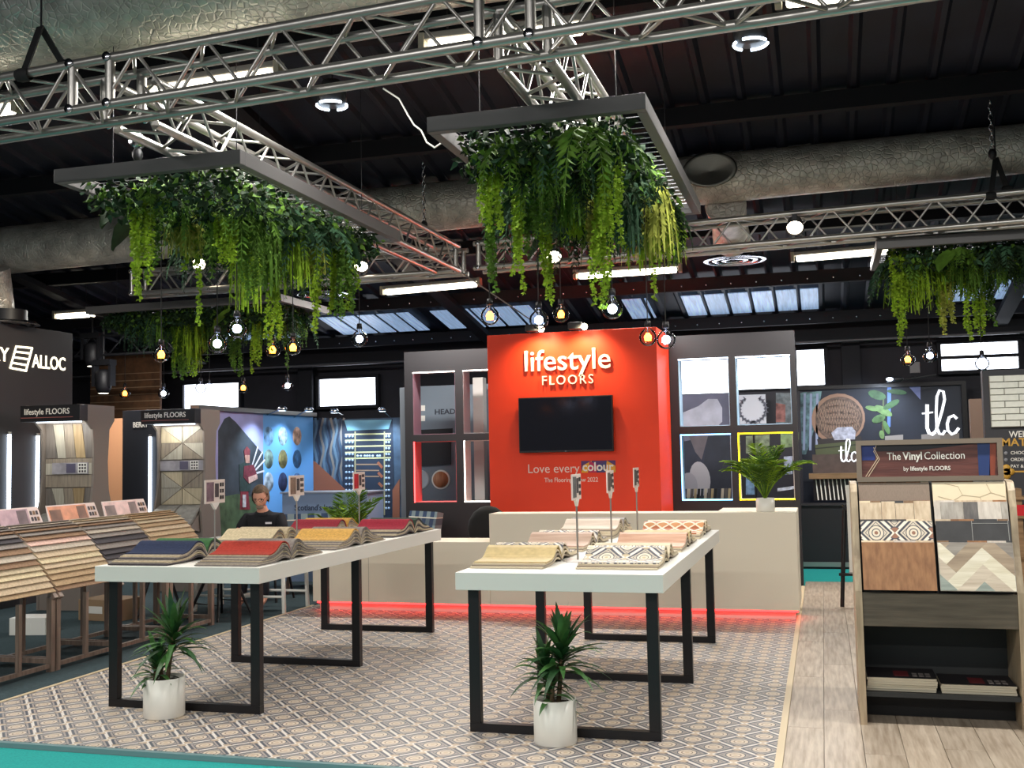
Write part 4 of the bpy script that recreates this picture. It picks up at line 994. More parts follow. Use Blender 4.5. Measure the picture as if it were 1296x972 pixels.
a = P(187, 640, y=12.2); led_tube('vertical light tube between the two tower displays', 12.22, .3, P(187, 550, y=12.2).z, a.x)
a, b = P(135, 530, y=12.9), P(157, 640, y=12.9)
o = thing('lit_partition', 'warm-lit beige partition between the two tower displays', 'partition', ((a.x + b.x) / 2, 12.95, 0))
obj('partition_board', MB().box(a.x, b.x, 12.9, 13.0, 0, a.z), mat('peach_board', (214, 162, 124), .7), o, w=True)
spot('sign_wash', (-7.2, 8.9, 3.4), (-8.5, 9.6, 2.5), 60, (1, .86, .66), 80, .9, .1)
spot('partition_wash', (a.x + .6, 11.9, 2.6), (a.x + .1, 12.9, 1.3), 25, (1, .66, .4), 70, .8, .08)
# stage rig and amber backdrop at far left
a, b = P(112, 452, y=14.5), P(200, 520, y=14.5)
o = thing('stage_backdrop', 'amber-lit brick pattern backdrop far behind the tower displays', 'backdrop', ((a.x + b.x) / 2, 14.6, 0))
obj('backdrop_cloth', MB().box(a.x, b.x, 14.55, 14.6, 0, a.z), mat('amber_brick', (92, 62, 38), .8, var=.4, vs=8), o, w=True)
for i in range(6):
    z = b.z + .05 + i * .11
    if z < a.z - .05: obj('course_line', MB().box(a.x, b.x, 14.545, 14.55, z, z + .012), KRAFT, o, w=True)
spot('backdrop_wash', (a.x + 1, 13.2, 3.2), (a.x + .8, 14.55, 2.4), 14, (1, .6, .25), 90, .8, .08)
def moving_head(label, u, v, y):
    c = P(u, v, y=y); o = thing('stage_light', label, 'stage light', c)
    obj('yoke', MB().box(-.16, -.12, -.06, .06, -.1, .2).box(.12, .16, -.06, .06, -.1, .2).box(-.16, .16, -.08, .08, .2, .28), DARK, o)
    obj('head', MB().lathe([(0, -.2), (.08, -.2), (.11, -.12), (.11, .1), (.06, .14), (0, .14)], 16), DARK, o); obj('lens', MB().lathe([(0, -.205), (.07, -.203)], 14), TUBE, o)
    rod('clamp_bar', c + Vector((0, 0, .28)), (c.x, c.y, RZ(13.2) - .05), .02, 'dark_metal', o, 6)
moving_head('dark moving-head stage light before the amber backdrop', 131, 480, 13.2)
moving_head('dark moving-head stage light hanging higher, right of the dark sign wall', 117, 446, 13.2)
a, b = P(95, 460, y=13.2), P(215, 455, y=13.2)
t_ = thing('dark_rig_bar', 'dark lattice rig bar behind the far left hanging planter', 'truss', (a.x, 13.2, a.z))
for dz in (0, .28): rod('bar', (a.x, 13.2, a.z + .1 + dz), (b.x, 13.2, a.z + .1 + dz), .022, 'dark_metal', t_, 8)
for k in range(9): rod('brace', (a.x + k * .28, 13.2, a.z + .1 + .28 * (k % 2)), (a.x + (k + 1) * .28, 13.2, a.z + .1 + .28 * ((k + 1) % 2)), .01, 'dark_metal', t_, 6)

# ------------------------------------------------------------------ mountain mural wall, blue circle panel, yarn-store mural
MX = -7.4
mw = thing('mural_wall', 'photo mural wall of a mountain with a piper, right of the triangular tile tower', 'mural', (MX - .03, 12.6, 0))
ya, yb, yc = P(262, 520, x=MX).y, P(333, 525, x=MX).y, P(396, 527, x=MX).y
ZM = 2.17
SKYP = mat('mural_sky', (150, 150, 196), .6, var=.15, vs=2)
obj('print_sheet', MB().box(MX - .06, MX, ya, yb, 0, ZM), SKYP, mw, w=True)
def decal_x(nm, pts, m_, par, d=.003, off=0.):
    return obj(nm, MB().prism([P(u, v, x=MX) + Vector((off, 0, 0)) for u, v in pts], (d, 0, 0)), m_, par, w=True)
decal_x('printed_mountain', [(276, 545), (284, 530), (290, 527), (298, 534), (310, 548), (322, 562), (333, 575), (333, 660), (276, 655)], mat('mural_mountain', (52, 58, 66), .7, var=.35, vs=4), mw)
decal_x('printed_grass', [(276, 630), (300, 625), (333, 632), (333, 690), (276, 680)], mat('mural_grass', (74, 92, 64), .7, var=.4, vs=7), mw, .005)
for nm, pts, cc in (('printed_kilt', [(304, 618), (313, 618), (316, 645), (303, 645)], (120, 40, 50)), ('printed_coat', [(302, 588), (312, 583), (318, 596), (316, 622), (303, 622)], (42, 58, 56)), ('printed_hat', [(308, 570), (312, 565), (316, 570), (315, 577), (309, 577)], (120, 50, 56)), ('printed_face', [(309, 576), (315, 576), (315, 586), (310, 586)], (176, 130, 116)), ('printed_bagpipe', [(308, 590), (320, 588), (324, 600), (314, 612), (307, 604)], (110, 44, 56)), ('printed_arm', [(313, 604), (324, 600), (325, 606), (314, 612)], (196, 160, 150)), ('printed_sporran', [(306, 626), (310, 626), (310, 642), (306, 642)], (190, 186, 190))):
    _k = globals().get('_k', 0) + 1; decal_x(nm, pts, mat('mural_' + nm, cc, .7, var=.3, vs=20), mw, .006 + .0015 * _k)
m = MB()
for a_, b_ in (((318, 592), (326, 565)), ((320, 594), (332, 572)), ((321, 597), (335, 582)), ((320, 600), (334, 596))): m.ribbon([P(*a_, x=MX), P(*b_, x=MX)], .025, .006, (1, 0, 0))
obj('printed_pipes', m, mat('mural_pipes', (210, 206, 214), .6), mw, w=True)
bpn = thing('circle_panel', 'bright blue panel with nine round pictures beside the mountain mural', 'panel', (MX - .03, (yb + yc) / 2, 0))
obj('blue_sheet', MB().box(MX - .06, MX, yb, yc, 0, ZM), mat('panel_blue', (104, 164, 226), .5), bpn, w=True)
rng = random.Random(5)
for j, v in enumerate((552, 581, 610)):
    for i, u in enumerate((340, 358, 376)):
        c = P(u, v, x=MX); cc = [(110, 150, 190), (150, 170, 180), (190, 150, 130), (110, 130, 120), (122, 112, 70), (50, 84, 120), (150, 160, 170), (40, 48, 80), (60, 90, 130)][3 * j + i]
        obj('round_picture', MB().lathe([(0, .004), (.13, .004), (.135, 0)], 22, (c.x, c.y, c.z), axis='x'), mat('round_pic_%d%d' % (i, j), cc, .6, var=.7, vs=11), bpn, w=True)
o = thing('mural_top_rail', 'white top rail along the mountain mural and blue panel', 'rail', (MX, (ya + yc) / 2, ZM + .003)); obj('rail', MB().box(MX - .08, MX + .05, ya - .25, yc + .03, ZM + .003, ZM + .06), ALU, o, w=True)
BY = yc + .02
bx = [P(u, 560, y=BY).x for u in (395, 513)]; zt = P(450, 530, y=BY).z
ym = thing('yarn_mural', 'photo mural of a yarn store with shelves and blue strands', 'mural', ((bx[0] + bx[1]) / 2, BY + .03, 0))
obj('print_sheet', MB().box(bx[0], bx[1], BY, BY + .05, 0, zt), mat('yarn_blue', (60, 78, 98), .6, var=.5, vs=5), ym, w=True)
def decal_y(nm, pts, m_, par, y, d=.003): return obj(nm, MB().prism([P(u, v, y=y) for u, v in pts], (0, -d, 0)), m_, par, w=True)
for k in range(9):
    u = 399 + k * 4.3; m = MB(); m.ribbon([P(u + 2.2 * math.sin(j * 1.3 + k), 529 + j * 9, y=BY - .001) for j in range(13)], .035, .004)
    obj('printed_strand', m, mat('strand_%d' % (k % 3), ((96, 118, 136), (44, 52, 70), (130, 120, 112))[k % 3], .7), ym, w=True)
decal_y('printed_alcove', [(433, 532), (497, 530), (500, 652), (434, 655)], mat('alcove_dark', (34, 44, 62), .7), ym, BY, .006)
decal_y('printed_soffit', [(436, 532), (496, 531), (492, 543), (440, 545)], mat('soffit_blue', (120, 170, 190), .6), ym, BY, .008)
decal_y('printed_arch', [(396, 583), (400, 585), (440, 622), (437, 660), (396, 660)], mat('arch_rust', (150, 88, 62), .7), ym, BY, .009)
decal_y('printed_arch', [(497, 620), (506, 606), (506, 660), (497, 660)], MATS['arch_rust'], ym, BY, .009)
for j in range(8):
    v = 549 + j * 7.6; decal_y('printed_shelf', [(437, v), (495, v - 1), (495, v + .8), (437, v + 1.8)], mat('shelf_straw', (196, 190, 140) if j < 5 else (130, 112, 90), .7), ym, BY, .008) if j < 5 else decal_y('printed_shelf', [(451, v), (480, v), (480, v + 1.5), (451, v + 1.5)], mat('shelf_brown', (150, 120, 96), .7), ym, BY, .008)
for u in (449, 486): decal_y('printed_upright', [(u, 546), (u + 1.5, 546), (u + 1.5, 652), (u, 652)], mat('upright_straw', (170, 160, 120), .7), ym, BY, .009)
m = MB()
for j in range(13):
    for u in (438.5, 442.5, 446.5, 489, 492.5): c = P(u, 552 + j * 7.6, y=BY); m.lathe([(0, -.012), (.018, -.012), (.019, -.008)], 8, c, axis='y')
for u in (453, 457, 462, 465, 468, 472, 478, 481): c = P(u, 577, y=BY); m.lathe([(0, -.012), (.018, -.012), (.019, -.008)], 8, c, axis='y')
tag(obj('printed_cones', m, mat('cone_white', (180, 200, 224), .6), ym, w=True), kind='stuff')
m = MB()
for j in range(5): m.ribbon([P(478 + j * .6, 585 + j * 13, y=BY - .008), P(484, 592 + j * 12, y=BY - .008)], .04, .003)
obj('printed_ladder', m, MATS['arch_rust'], ym, w=True)
def arm_light(label, base, head):
    base, head = Vector(base), Vector(head); o = thing('arm_spotlight', label, 'spotlight', base, group='small arm spotlights above the murals')
    rod('arm', base, head, .01, 'chrome', o, 6)
    q = obj('head', MB().lathe([(0, -.03), (.055, -.03), (.065, .0), (.04, .03), (0, .035)], 14), CHROME, o, loc=head - base); obj('lens', MB().lathe([(0, -.034), (.05, -.032)], 14), LEDW, q)
for lb, b_, h_ in (('arm spotlight above the left half of the blue circle panel', P(338, 525, x=MX), P(357, 517, x=MX + .45)), ('arm spotlight above the right half of the blue circle panel', P(372, 528, x=MX), P(391, 518, x=MX + .45)),
    ('arm spotlight above the left part of the yarn mural', P(434, 526, y=BY), P(423, 520, y=BY - .4)), ('arm spotlight above the right part of the yarn mural', P(494, 528, y=BY), P(484, 518, y=BY - .4))):
    arm_light(lb, b_, h_)
    spot('arm_wash', h_ + Vector((0, 0, -.05)), (h_.x - (.45 if b_.x < -7 else 0), h_.y + (0 if b_.x < -7 else .4), 1.3), 60, (.62, .82, 1), 100, .8, .05)

# ------------------------------------------------------------------ blue-grey counter, palm, seating
cy = 12.35; a, b = P(357, 623, y=cy), P(465, 624, y=cy)
ct = thing('info_counter', 'blue-grey counter with dark lettering behind the seated man', 'counter', ((a.x + b.x) / 2, cy + .25, 0))
obj('counter_body', MB().box(a.x, b.x, cy, cy + .5, 0, a.z - .02, .004), mat('counter_blue', (138, 160, 192), .6), ct, w=True)
obj('counter_top', MB().box(a.x - .02, b.x + .02, cy - .02, cy + .52, a.z - .02, a.z, .003), mat('counter_top_grey', (140, 150, 168), .5), ct, w=True)
c = P(373, 646, y=cy); text('lettering', "Scotland's largest", .105, mat('navy_ink', (30, 40, 66), .6), ct, (c.x, cy - .003, c.z), depth=.002, width=.66, bold=.006)
c = P(371, 660, y=cy); text('lettering', 'accessories', .105, MATS['navy_ink'], ct, (c.x, cy - .003, c.z), depth=.002, width=.5, bold=.006)
c = P(441, 640, y=11.7); palm('potted palm standing before the blue-grey counter', (c.x, 11.7, 0), .16, .36, 31, 15, .78, 'potted_palm', 'plant', 1)
def armchair(label, x, y, rz, m1, m2):
    o = thing('armchair', label, 'chair', (x, y, 0), rz)
    obj('seat', MB().box(-.28, .28, -.28, .25, .25, .42, .05), m1, o); obj('backrest', MB().prism([(-.29, .2, .35), (-.29, .32, .35), (-.29, .42, .86), (-.29, .33, .88)], (.58, 0, 0)), m2, o)
    for s in (-1, 1):
        obj('armrest', MB().box(s * .31 - .05, s * .31 + .05, -.28, .3, .3, .6, .04), m1, o)
        for yy in (-.23, .25): obj('leg', MB().tube([(s * .25, yy, 0), (s * .22, yy * .9, .26)], .018, 8), TIM, o)
def tartan():
    m = bpy.data.materials.new('tartan_wool'); MATS['tartan'] = m; t, n, l, b = nt(m); e = NX(t); tc = n.new('ShaderNodeTexCoord'); sp = n.new('ShaderNodeSeparateXYZ'); l.new(tc.outputs['Object'], sp.inputs[0])
    fr = lambda o_, a: e.m('FRACT', e.m('DIVIDE', o_, a)); c = e.mix(e.m('GREATER_THAN', fr(sp.outputs[0], .16), .5), rgb((46, 66, 96)), rgb((120, 136, 140)))
    c = e.mix(e.m('MULTIPLY', e.m('GREATER_THAN', fr(sp.outputs[2], .16), .5), .6), c, rgb((36, 48, 74))); c = e.mix(e.m('LESS_THAN', fr(sp.outputs[2], .16), .08), c, rgb((210, 206, 190)))
    l.new(c, b.inputs['Base Color']); b.inputs['Roughness'].default_value = .9; return m
TAR = tartan(); CRM = mat('cream_upholstery', (200, 194, 182), .9)
c = P(505, 655, y=11.9); armchair('cream armchair with tartan back, left of the charcoal panel', c.x, 11.95, -.6, CRM, TAR)
c = P(388, 652, y=11.5); armchair('tartan armchair behind the seated man', c.x, 11.55, .5, TAR, TAR)
# small white meeting table and black chairs
mt_ = thing('meeting_table', 'small white meeting table with crossed stretchers behind the left table', 'table', (-5.72, 10.05, 0))
obj('tabletop', MB().box(-.62, .55, -.3, .35, .69, .72, .004), WHITE, mt_)
for x in (-.52, .45):
    for y in (-.22, .27): obj('leg', MB().tube([(x * 1.05, y * 1.05, 0), (x, y, .69)], .022, 8), WHITE, mt_)
for y in (-.22, .27): obj('stretcher', MB().tube([(-.53, y, .16), (.46, y, .16)], .014, 6), WHITE, mt_)
obj('stretcher', MB().tube([(-.03, -.22, .16), (-.03, .27, .16)], .014, 6), WHITE, mt_)
def shell_chair(label, x, y, rz, m_=BLACK):
    o = thing('shell_chair', label, 'chair', (x, y, 0), rz)
    obj('seat', MB().strip([(-.22, .43), (-.12, .44), (.08, .43), (.18, .47), (.22, .6), (.25, .8)], .015, -.22, .22), m_, o)
    for sx in (-1, 1):
        for sy in (-1, 1): obj('leg', MB().tube([(sx * .22, sy * .22, 0), (sx * .08, sy * .08, .43)], [.012, .016], 8), m_, o)
    for k in (-1, 1): obj('brace', MB().tube([(-.17, k * .17, .15), (.17, k * .17, .15)], .006, 5), m_, o)
shell_chair('black shell chair nearer the waterfall displays, behind the left table', -6.5, 9.55, 2.2)
shell_chair('black shell chair pulled up to the white meeting table', -5.75, 9.45, PI - .3)

# ------------------------------------------------------------------ the seated man
def skin(name, pts, edges, sub=2):
    me = bpy.data.meshes.new(name); me.from_pydata([p[:3] for p in pts], edges, []); t = bpy.data.objects.new('tmp', me); C.objects.link(t)
    t.modifiers.new('s', 'SKIN'); t.modifiers.new('u', 'SUBSURF').levels = sub
    for i, p in enumerate(pts):
        sv = me.skin_vertices[0].data[i]; sv.radius = (p[3], p[4] if len(p) > 4 else p[3]); sv.use_root = (i == 0)
    dg = bpy.context.evaluated_depsgraph_get(); out = bpy.data.meshes.new_from_object(t.evaluated_get(dg)); C.objects.unlink(t); bpy.data.objects.remove(t)
    for f in out.polygons: f.use_smooth = True
    return out
SKIN = mat('skin', (206, 150, 126), .55); SHIRT = mat('black_polo', (18, 18, 24), .9); HAIR = mat('grey_brown_hair', (92, 74, 56), .8, var=.4, vs=40); TROU = mat('dark_trousers', (34, 36, 44), .9)
mx, my = P(330, 640, y=10.55).x, 10.6
pn = thing('person', 'seated man in a black polo shirt and glasses looking down', 'person', (mx, my, 0), math.radians(12))
# local: faces -y, seat at z .46
body = [(0, .12, .5, .15, .12), (0, .1, .66, .15, .11), (0, .04, .84, .17, .11), (0, .0, .94, .1, .08), (0, -.03, 1.0, .055), (0, -.06, 1.06, .06)]
be = [(0, 1), (1, 2), (2, 3), (3, 4), (4, 5)]
def limb(ps, root):
    b0 = len(body); prev = root
    for p in ps: body.append(p); be.append((prev, len(body) - 1)); prev = len(body) - 1
    return prev
for s in (-1, 1):
    w_ = limb([(s * .19, .02, .9, .06), (s * .26, -.1, .72, .045), (s * .13, -.3, .745, .033), (s * .11, -.36, .75, .03, .02)], 2)
    for k in range(4): limb([(s * .11 + (k - 1.5) * .019, -.40, .752, .0095), (s * .11 + (k - 1.5) * .021, -.435 + .006 * abs(k - 1.5), .75, .009), (s * .11 + (k - 1.5) * .021, -.46 + .008 * abs(k - 1.5), .738, .008)], w_)
    limb([(s * .11 - s * .04, -.37, .752, .011), (s * .11 - s * .06, -.4, .748, .009)], w_)
    limb([(s * .1, -.1, .5, .085), (s * .12, -.36, .48, .065), (s * .12, -.38, .25, .05), (s * .12, -.36, .08, .04), (s * .12, -.48, .04, .035)], 0)
bme = skin('body', body, be)
# head shaped from a sphere, joined to the body mesh
bm = bmesh.new(); bm.from_mesh(bme); hv = bmesh.new(); bmesh.ops.create_uvsphere(hv, u_segments=24, v_segments=16, radius=1)
for q in hv.verts:
    x, y, z = q.co; sc = 1 - .22 * max(0, -z) ** 1.2
    q.co = (x * .077 * sc, y * .098 * (1 - .12 * max(0, -z)), z * .122)
    if y < -.2:
        q.co.y -= .022 * math.exp(-((x / .16) ** 2) - ((z + .12) / .2) ** 2)            # nose
        q.co.y += .012 * math.exp(-(((abs(x) - .38) / .18) ** 2) - ((z - .08) / .13) ** 2)   # eye sockets
        q.co.y -= .008 * math.exp(-((x / .35) ** 2) - ((z + .55) / .1) ** 2)            # mouth
        q.co.y -= .010 * math.exp(-((x / .35) ** 2) - ((z + .85) / .15) ** 2)           # chin
tmp = bpy.data.meshes.new('h'); hv.to_mesh(tmp); hv.free()
TH = Matrix.Translation((0, -.09, 1.135)) @ Matrix.Rotation(math.radians(24), 4, 'X')
tmp.transform(TH); bm.from_mesh(tmp)
for s in (-1, 1):
    e = MB().ball((0, 0, 0), .03, 10, (.35, .7, 1.1)).mesh('ear'); e.transform(TH @ Matrix.Translation((s * .079, .01, -.005))); bm.from_mesh(e)
out = bpy.data.meshes.new('body'); bm.to_mesh(out); bm.free()
for f in out.polygons: f.use_smooth = True
obj('body', out, SKIN, pn)
sh = [(0, .12, .52, .165, .135), (0, .1, .66, .17, .13), (0, .04, .83, .18, .125), (0, .0, .93, .12, .1), (0, -.03, 1.005, .072)]
se = [(0, 1), (1, 2), (2, 3), (3, 4)]
for s in (-1, 1):
    b0 = len(sh); sh += [(s * .19, .02, .895, .078), (s * .245, -.07, .765, .062)]; se += [(2, b0), (b0, b0 + 1)]
obj('polo_shirt', skin('polo_shirt', sh, se), SHIRT, pn)
tr = [(0, .12, .48, .165, .13)]; te = []
for s in (-1, 1):
    b0 = len(tr); tr += [(s * .1, -.1, .5, .1), (s * .12, -.37, .485, .078), (s * .12, -.385, .25, .065), (s * .12, -.37, .09, .06)]; te += [(0, b0), (b0, b0 + 1), (b0 + 1, b0 + 2), (b0 + 2, b0 + 3)]
obj('trousers', skin('trousers', tr, te), TROU, pn)
hr = bmesh.new(); bmesh.ops.create_uvsphere(hr, u_segments=24, v_segments=16, radius=1)
for q in hr.verts:
    x, y, z = q.co; q.co = (x * (.094 + .012 * max(0, -z)), y * .11 + .012, z * .132 + .008)
bmesh.ops.delete(hr, geom=[q for q in hr.verts if (q.co.y < -.05 and q.co.z < .08) or q.co.z < -.1 or (q.co.y < -.03 and q.co.z < .04)], context='VERTS')
hm = bpy.data.meshes.new('hair'); hr.to_mesh(hm); hr.free(); hm.transform(TH)
for f in hm.polygons: f.use_smooth = True
obj('hair', hm, HAIR, pn)
bd = MB().ball((0, -.066, -.085), .045, 12, (1, .72, .62)).mesh('beard'); bd.transform(TH); obj('beard', bd, mat('grey_beard', (122, 104, 90), .9), pn)
g = MB()
for s in (-1, 1): g.tube([(s * .034 + .027 * math.cos(t * PI / 6), -.096, .01 + .02 * math.sin(t * PI / 6)) for t in range(13)], .003, 5, caps=False); g.tube([(s * .062, -.094, .014), (s * .08, .0, .016)], .0025, 5)
g.tube([(-.008, -.1, .014), (.008, -.1, .014)], .003, 5); gm = g.mesh('glasses'); gm.transform(TH); obj('glasses', gm, BLACK, pn)
ey = MB()
for s in (-1, 1): ey.ball((s * .032, -.079, .008), .011, 8)
em = ey.mesh('eyes'); em.transform(TH); obj('eyes', em, mat('eye_dark', (50, 40, 36), .3), pn)
obj('shirt_badge', MB().box(.06, .13, -.118, -.113, .845, .865), mat('badge_white', (200, 200, 206), .6), pn)
st = thing('plain_chair', 'chair under the seated man', 'chair', (mx, my + .12, 0))
obj('seat', MB().box(-.2, .2, -.2, .2, .33, .37, .01), BLACK, st)
for sx in (-1, 1):
    for sy in (-1, 1): obj('leg', MB().tube([(sx * .2, sy * .2, 0), (sx * .15, sy * .15, .34)], .014, 8), BLACK, st)

# ------------------------------------------------------------------ vinyl sample stand at the right
STW = wood_mat('stand_ash', (150, 132, 108), (184, 166, 138), 2, .5, .0); STG = wood_mat('stand_grey_oak', (78, 70, 58), (102, 92, 78), 0, .5, .0); STD = mat('stand_inside', (40, 42, 42), .7)
vs_ = thing('sample_stand', 'tall wooden vinyl sample stand with header sign at the right', 'display', (.585, 6.63, 0))
prof = [(6.4, 0), (6.4, .66), (6.405, .74), (6.43, .82), (6.475, .93), (6.5, 1.05), (6.52, 1.2), (6.545, 1.29), (6.585, 1.335), (6.64, 1.345), (6.85, 1.345), (6.88, 1.3), (6.88, 0)]
for x in (.147, .985): obj('side_panel', MB().prism([(x, a, b) for a, b in prof], (.036, 0, 0)), STW, vs_, w=True)
obj('front_panel', MB().box(.183, .985, 6.41, 6.43, .545, .73, .002), STG, vs_, w=True)
obj('back_panel', MB().box(.183, .985, 6.86, 6.88, .02, 1.34), STD, vs_, w=True)
obj('rack_panel', MB().prism([(.183, 6.5, .6), (.183, 6.72, 1.34), (.183, 6.74, 1.34), (.183, 6.52, .6)], (.802, 0, 0)), STD, vs_, w=True)
obj('shelf', MB().box(.183, .985, 6.44, 6.86, .15, .175), STD, vs_, w=True); obj('kick_board', MB().box(.183, .985, 6.66, 6.68, 0, .15), mat('kick_black', (22, 22, 22), .7), vs_, w=True)
obj('rack_divider', MB().prism([(.581, 6.42, .73), (.581, 6.62, 1.335), (.581, 6.7, 1.335), (.581, 6.5, .73)], (.008, 0, 0)), DARK, vs_, w=True)
O_ = Vector((0, 6.425, .735)); E2 = Vector((0, .17, .6)); NN = Vector((0, -.96, .272))
def on(x, s, off): return O_ + Vector((x, 0, 0)) + E2 * s + NN * off
def board(nm, x0, x1, s0, s1, off, th, m_, par=None): return obj(nm, MB().prism([on(x0, s0, off), on(x1, s0, off), on(x1, s1, off), on(x0, s1, off)], NN * -th), m_, par or vs_, w=par is None)
def board_w(nm, poly, off, m_, th=.0015):
    return obj(nm, MB().prism([on(x, s, off) for x, s in poly], NN * -th), m_, vs_, w=True)
L0, L1, R0_, R1 = .192, .577, .593, .978
RK = wood_mat('oak_brown', (126, 84, 50), (158, 112, 72), 2, .5, 0); RP = wood_mat('pale_plank', (182, 158, 130), (216, 196, 168), 2, .5, .08); WEV = mat('woven_taupe', (132, 114, 100), .7, var=.12, vs=60, stretch=(8, 1, 1))
CRN = mat('cream_marble', (222, 204, 172), .4, var=.06, vs=6); SLT = mat('black_slate', (56, 55, 56), .6, var=.25, vs=8); GRW = [wood_mat('grey_patch_%d' % i, a, b, 2, .5, .05) for i, (a, b) in enumerate((((140, 132, 122), (176, 168, 158)), ((84, 80, 78), (112, 106, 102)), ((186, 174, 162), (212, 202, 190))))]
MOSA = tile_mat('stand_mosaic', .09, 1.06, .2, .2, [(212, 198, 178), (236, 226, 210), (58, 60, 72), (224, 210, 188), (150, 104, 82), (70, 70, 80)], 2)
bits = [CRN, MATS['pile_brown'], RP, RK, SLT, GRW[2]]
rng = random.Random(2)
def fringe(x0, x1, s, off):
    x = x0
    while x < x1 - .01:
        w = min(rng.uniform(.04, .13), x1 - x); board('sample_edge', x, x + w - .002, s - .03, s + .018, off, .003, bits[rng.randrange(6)]); x += w
rows = [(.0, .43, .062), (.43, .63, .044), (.63, .81, .026), (.81, 1.0, .008)]
for (s0, s1, off) in rows:
    for x0, x1 in ((L0, L1), (R0_, R1)): fringe(x0, x1, s1, off - .006)
sd = [max(0, s - .03) for s, _, _ in rows]
board('vinyl_sample', L0, L1, .0, .43, .062, .006, RK); board('vinyl_sample', L0, L1, sd[1], .63, .044, .006, MOSA); board('vinyl_sample', L0, L1, sd[3], 1.0, .008, .006, WEV)
x = L0
for k, w in enumerate((.12, .075, .1, .09)): board('vinyl_sample', x, x + w - .002, sd[2], .81 + (.0, .01, -.008, .012)[k], .026, .006, RP); x += w
board('vinyl_sample', R0_, R1, sd[3], 1.0, .008, .006, CRN); board('vinyl_sample', R0_, R1, sd[1], .63, .044, .006, SLT)
gj = mat('grout_grey', (150, 148, 144), .6); board('grout_line', .78, .783, .44, .63, .0455, .002, gj); board('grout_line', .783, R1 - .01, .605, .609, .0455, .002, gj); board('grout_line', R1 - .012, R1 - .009, .44, .63, .0455, .002, gj)
x = R0_
for k, (w, gi) in enumerate(((.035, 2), (.12, 0), (.075, 1), (.12, 2), (.035, 0))): board('vinyl_sample', x, x + w - .001, sd[2], .81, .026, .006, GRW[gi]); x += w
m = MB(); hexp = [[(.62, .87), (.7, .83), (.75, .88), (.73, .96), (.66, .99)], [(.75, .88), (.84, .86), (.9, .9), (.88, .98)], [(.9, .9), (.97, .86)], [(.7, .83), (.69, .81)], [(.84, .86), (.85, .81)]]
for pl in hexp: m.ribbon([on(x, s, .0085) for x, s in pl], .003, .001, NN)
obj('marble_veins', m, mat('vein_tan', (176, 158, 128), .5), vs_, w=True)
# herringbone sample: diagonal plank pieces clipped to the board
def clip(poly, x0, x1, y0, y1):
    for ax, val, sg in ((0, x0, 1), (0, x1, -1), (1, y0, 1), (1, y1, -1)):
        out = []
        for i in range(len(poly)):
            a, b = poly[i], poly[(i + 1) % len(poly)]; ia, ib = (a[ax] - val) * sg >= 0, (b[ax] - val) * sg >= 0
            if ia: out.append(a)
            if ia != ib: t = (val - a[ax]) / (b[ax] - a[ax]); out.append((a[0] + t * (b[0] - a[0]), a[1] + t * (b[1] - a[1])))
        poly = out
        if len(poly) < 3: return None
    return poly
board('vinyl_sample', R0_, R1, .0, .43, .062, .006, GRW[0])
HB = [wood_mat('herring_%d' % i, a, b, 0, .5, .05) for i, (a, b) in enumerate((((138, 120, 100), (172, 152, 128)), ((126, 136, 128), (154, 162, 152)), ((206, 196, 170), (228, 220, 200)), ((120, 112, 104), (156, 148, 138)), ((178, 162, 142), (208, 194, 174))))]
SL = .624; W_ = .066; n_h = 0; c45 = math.sqrt(.5)
for i in range(-6, 8):
    for j in range(-3, 4):
        for kind in (0, 1):
            # classic herringbone on a 4:1 module, turned by 45 degrees
            bx_, by_ = (i * W_ + j * 0, i * W_) if True else (0, 0)
            ox, oy = i * W_ + j * 4 * W_, i * W_ - j * 4 * W_
            r = [(ox, oy), (ox + 4 * W_, oy), (ox + 4 * W_, oy + W_), (ox, oy + W_)] if kind == 0 else [(ox, oy + W_), (ox + W_, oy + W_), (ox + W_, oy + 5 * W_), (ox, oy + 5 * W_)]
            r = [((p * c45 - q * c45) + .68, (p * c45 + q * c45) + .1) for p, q in r]
            pc = clip(r, R0_ + .002, R1 - .002, .003, .43 * SL - .003)
            if pc: board_w('herringbone_piece', [(p, q / SL) for p, q in pc], .0635, HB[(i * 3 + j + kind * 2) % 5]); n_h += 1
# header
hd = obj('header_frame', MB().box(.187, .215, 6.58, 6.62, 1.345, 1.585).box(.945, .973, 6.58, 6.62, 1.345, 1.585).box(.215, .945, 6.58, 6.62, 1.345, 1.373).box(.215, .945, 6.58, 6.62, 1.557, 1.585), mat('header_taupe', (126, 112, 98), .6), vs_, w=True)
hp = obj('header_print', MB().box(.215, .945, 6.6, 6.61, 1.373, 1.557), wood_mat('header_red_wood', (84, 46, 42), (116, 68, 60), 0, .45, 0), vs_, w=True)
vl = vs_.location
def hb(nm, x0, x1, z0, z1, m_, y=6.5985): obj(nm, MB().prism([(x0[0] - vl.x, y - vl.y, z0), (x0[1] - vl.x, y - vl.y, z0), (x1[1] - vl.x, y - vl.y, z1), (x1[0] - vl.x, y - vl.y, z1)], (0, .0014, 0)), m_, hp)
NB = mat('header_blue', (34, 52, 120), .5); hb('printed_cushion', (.218, .29), (.218, .3), 1.47, 1.556, NB); hb('printed_curtain', (.845, .905), (.845, .91), 1.374, 1.556, mat('header_navy', (40, 60, 112), .5)); hb('printed_sofa_leg', (.9, .93), (.912, .944), 1.374, 1.556, mat('header_rust', (146, 70, 50), .5)); hb('printed_seat', (.3, .5), (.3, .845), 1.52, 1.556, mat('header_black', (30, 26, 34), .5))
m = MB()
for pl in (((.235, 1.375), (.305, 1.48), (.285, 1.52), (.3, 1.555)), ((.25, 1.375), (.315, 1.475), (.285, 1.545))): m.ribbon([(x, 6.597, z) for x, z in pl], .004, .001)
obj('printed_geometric_line', m, mat('line_gold', (214, 190, 160), .5), vs_, w=True)
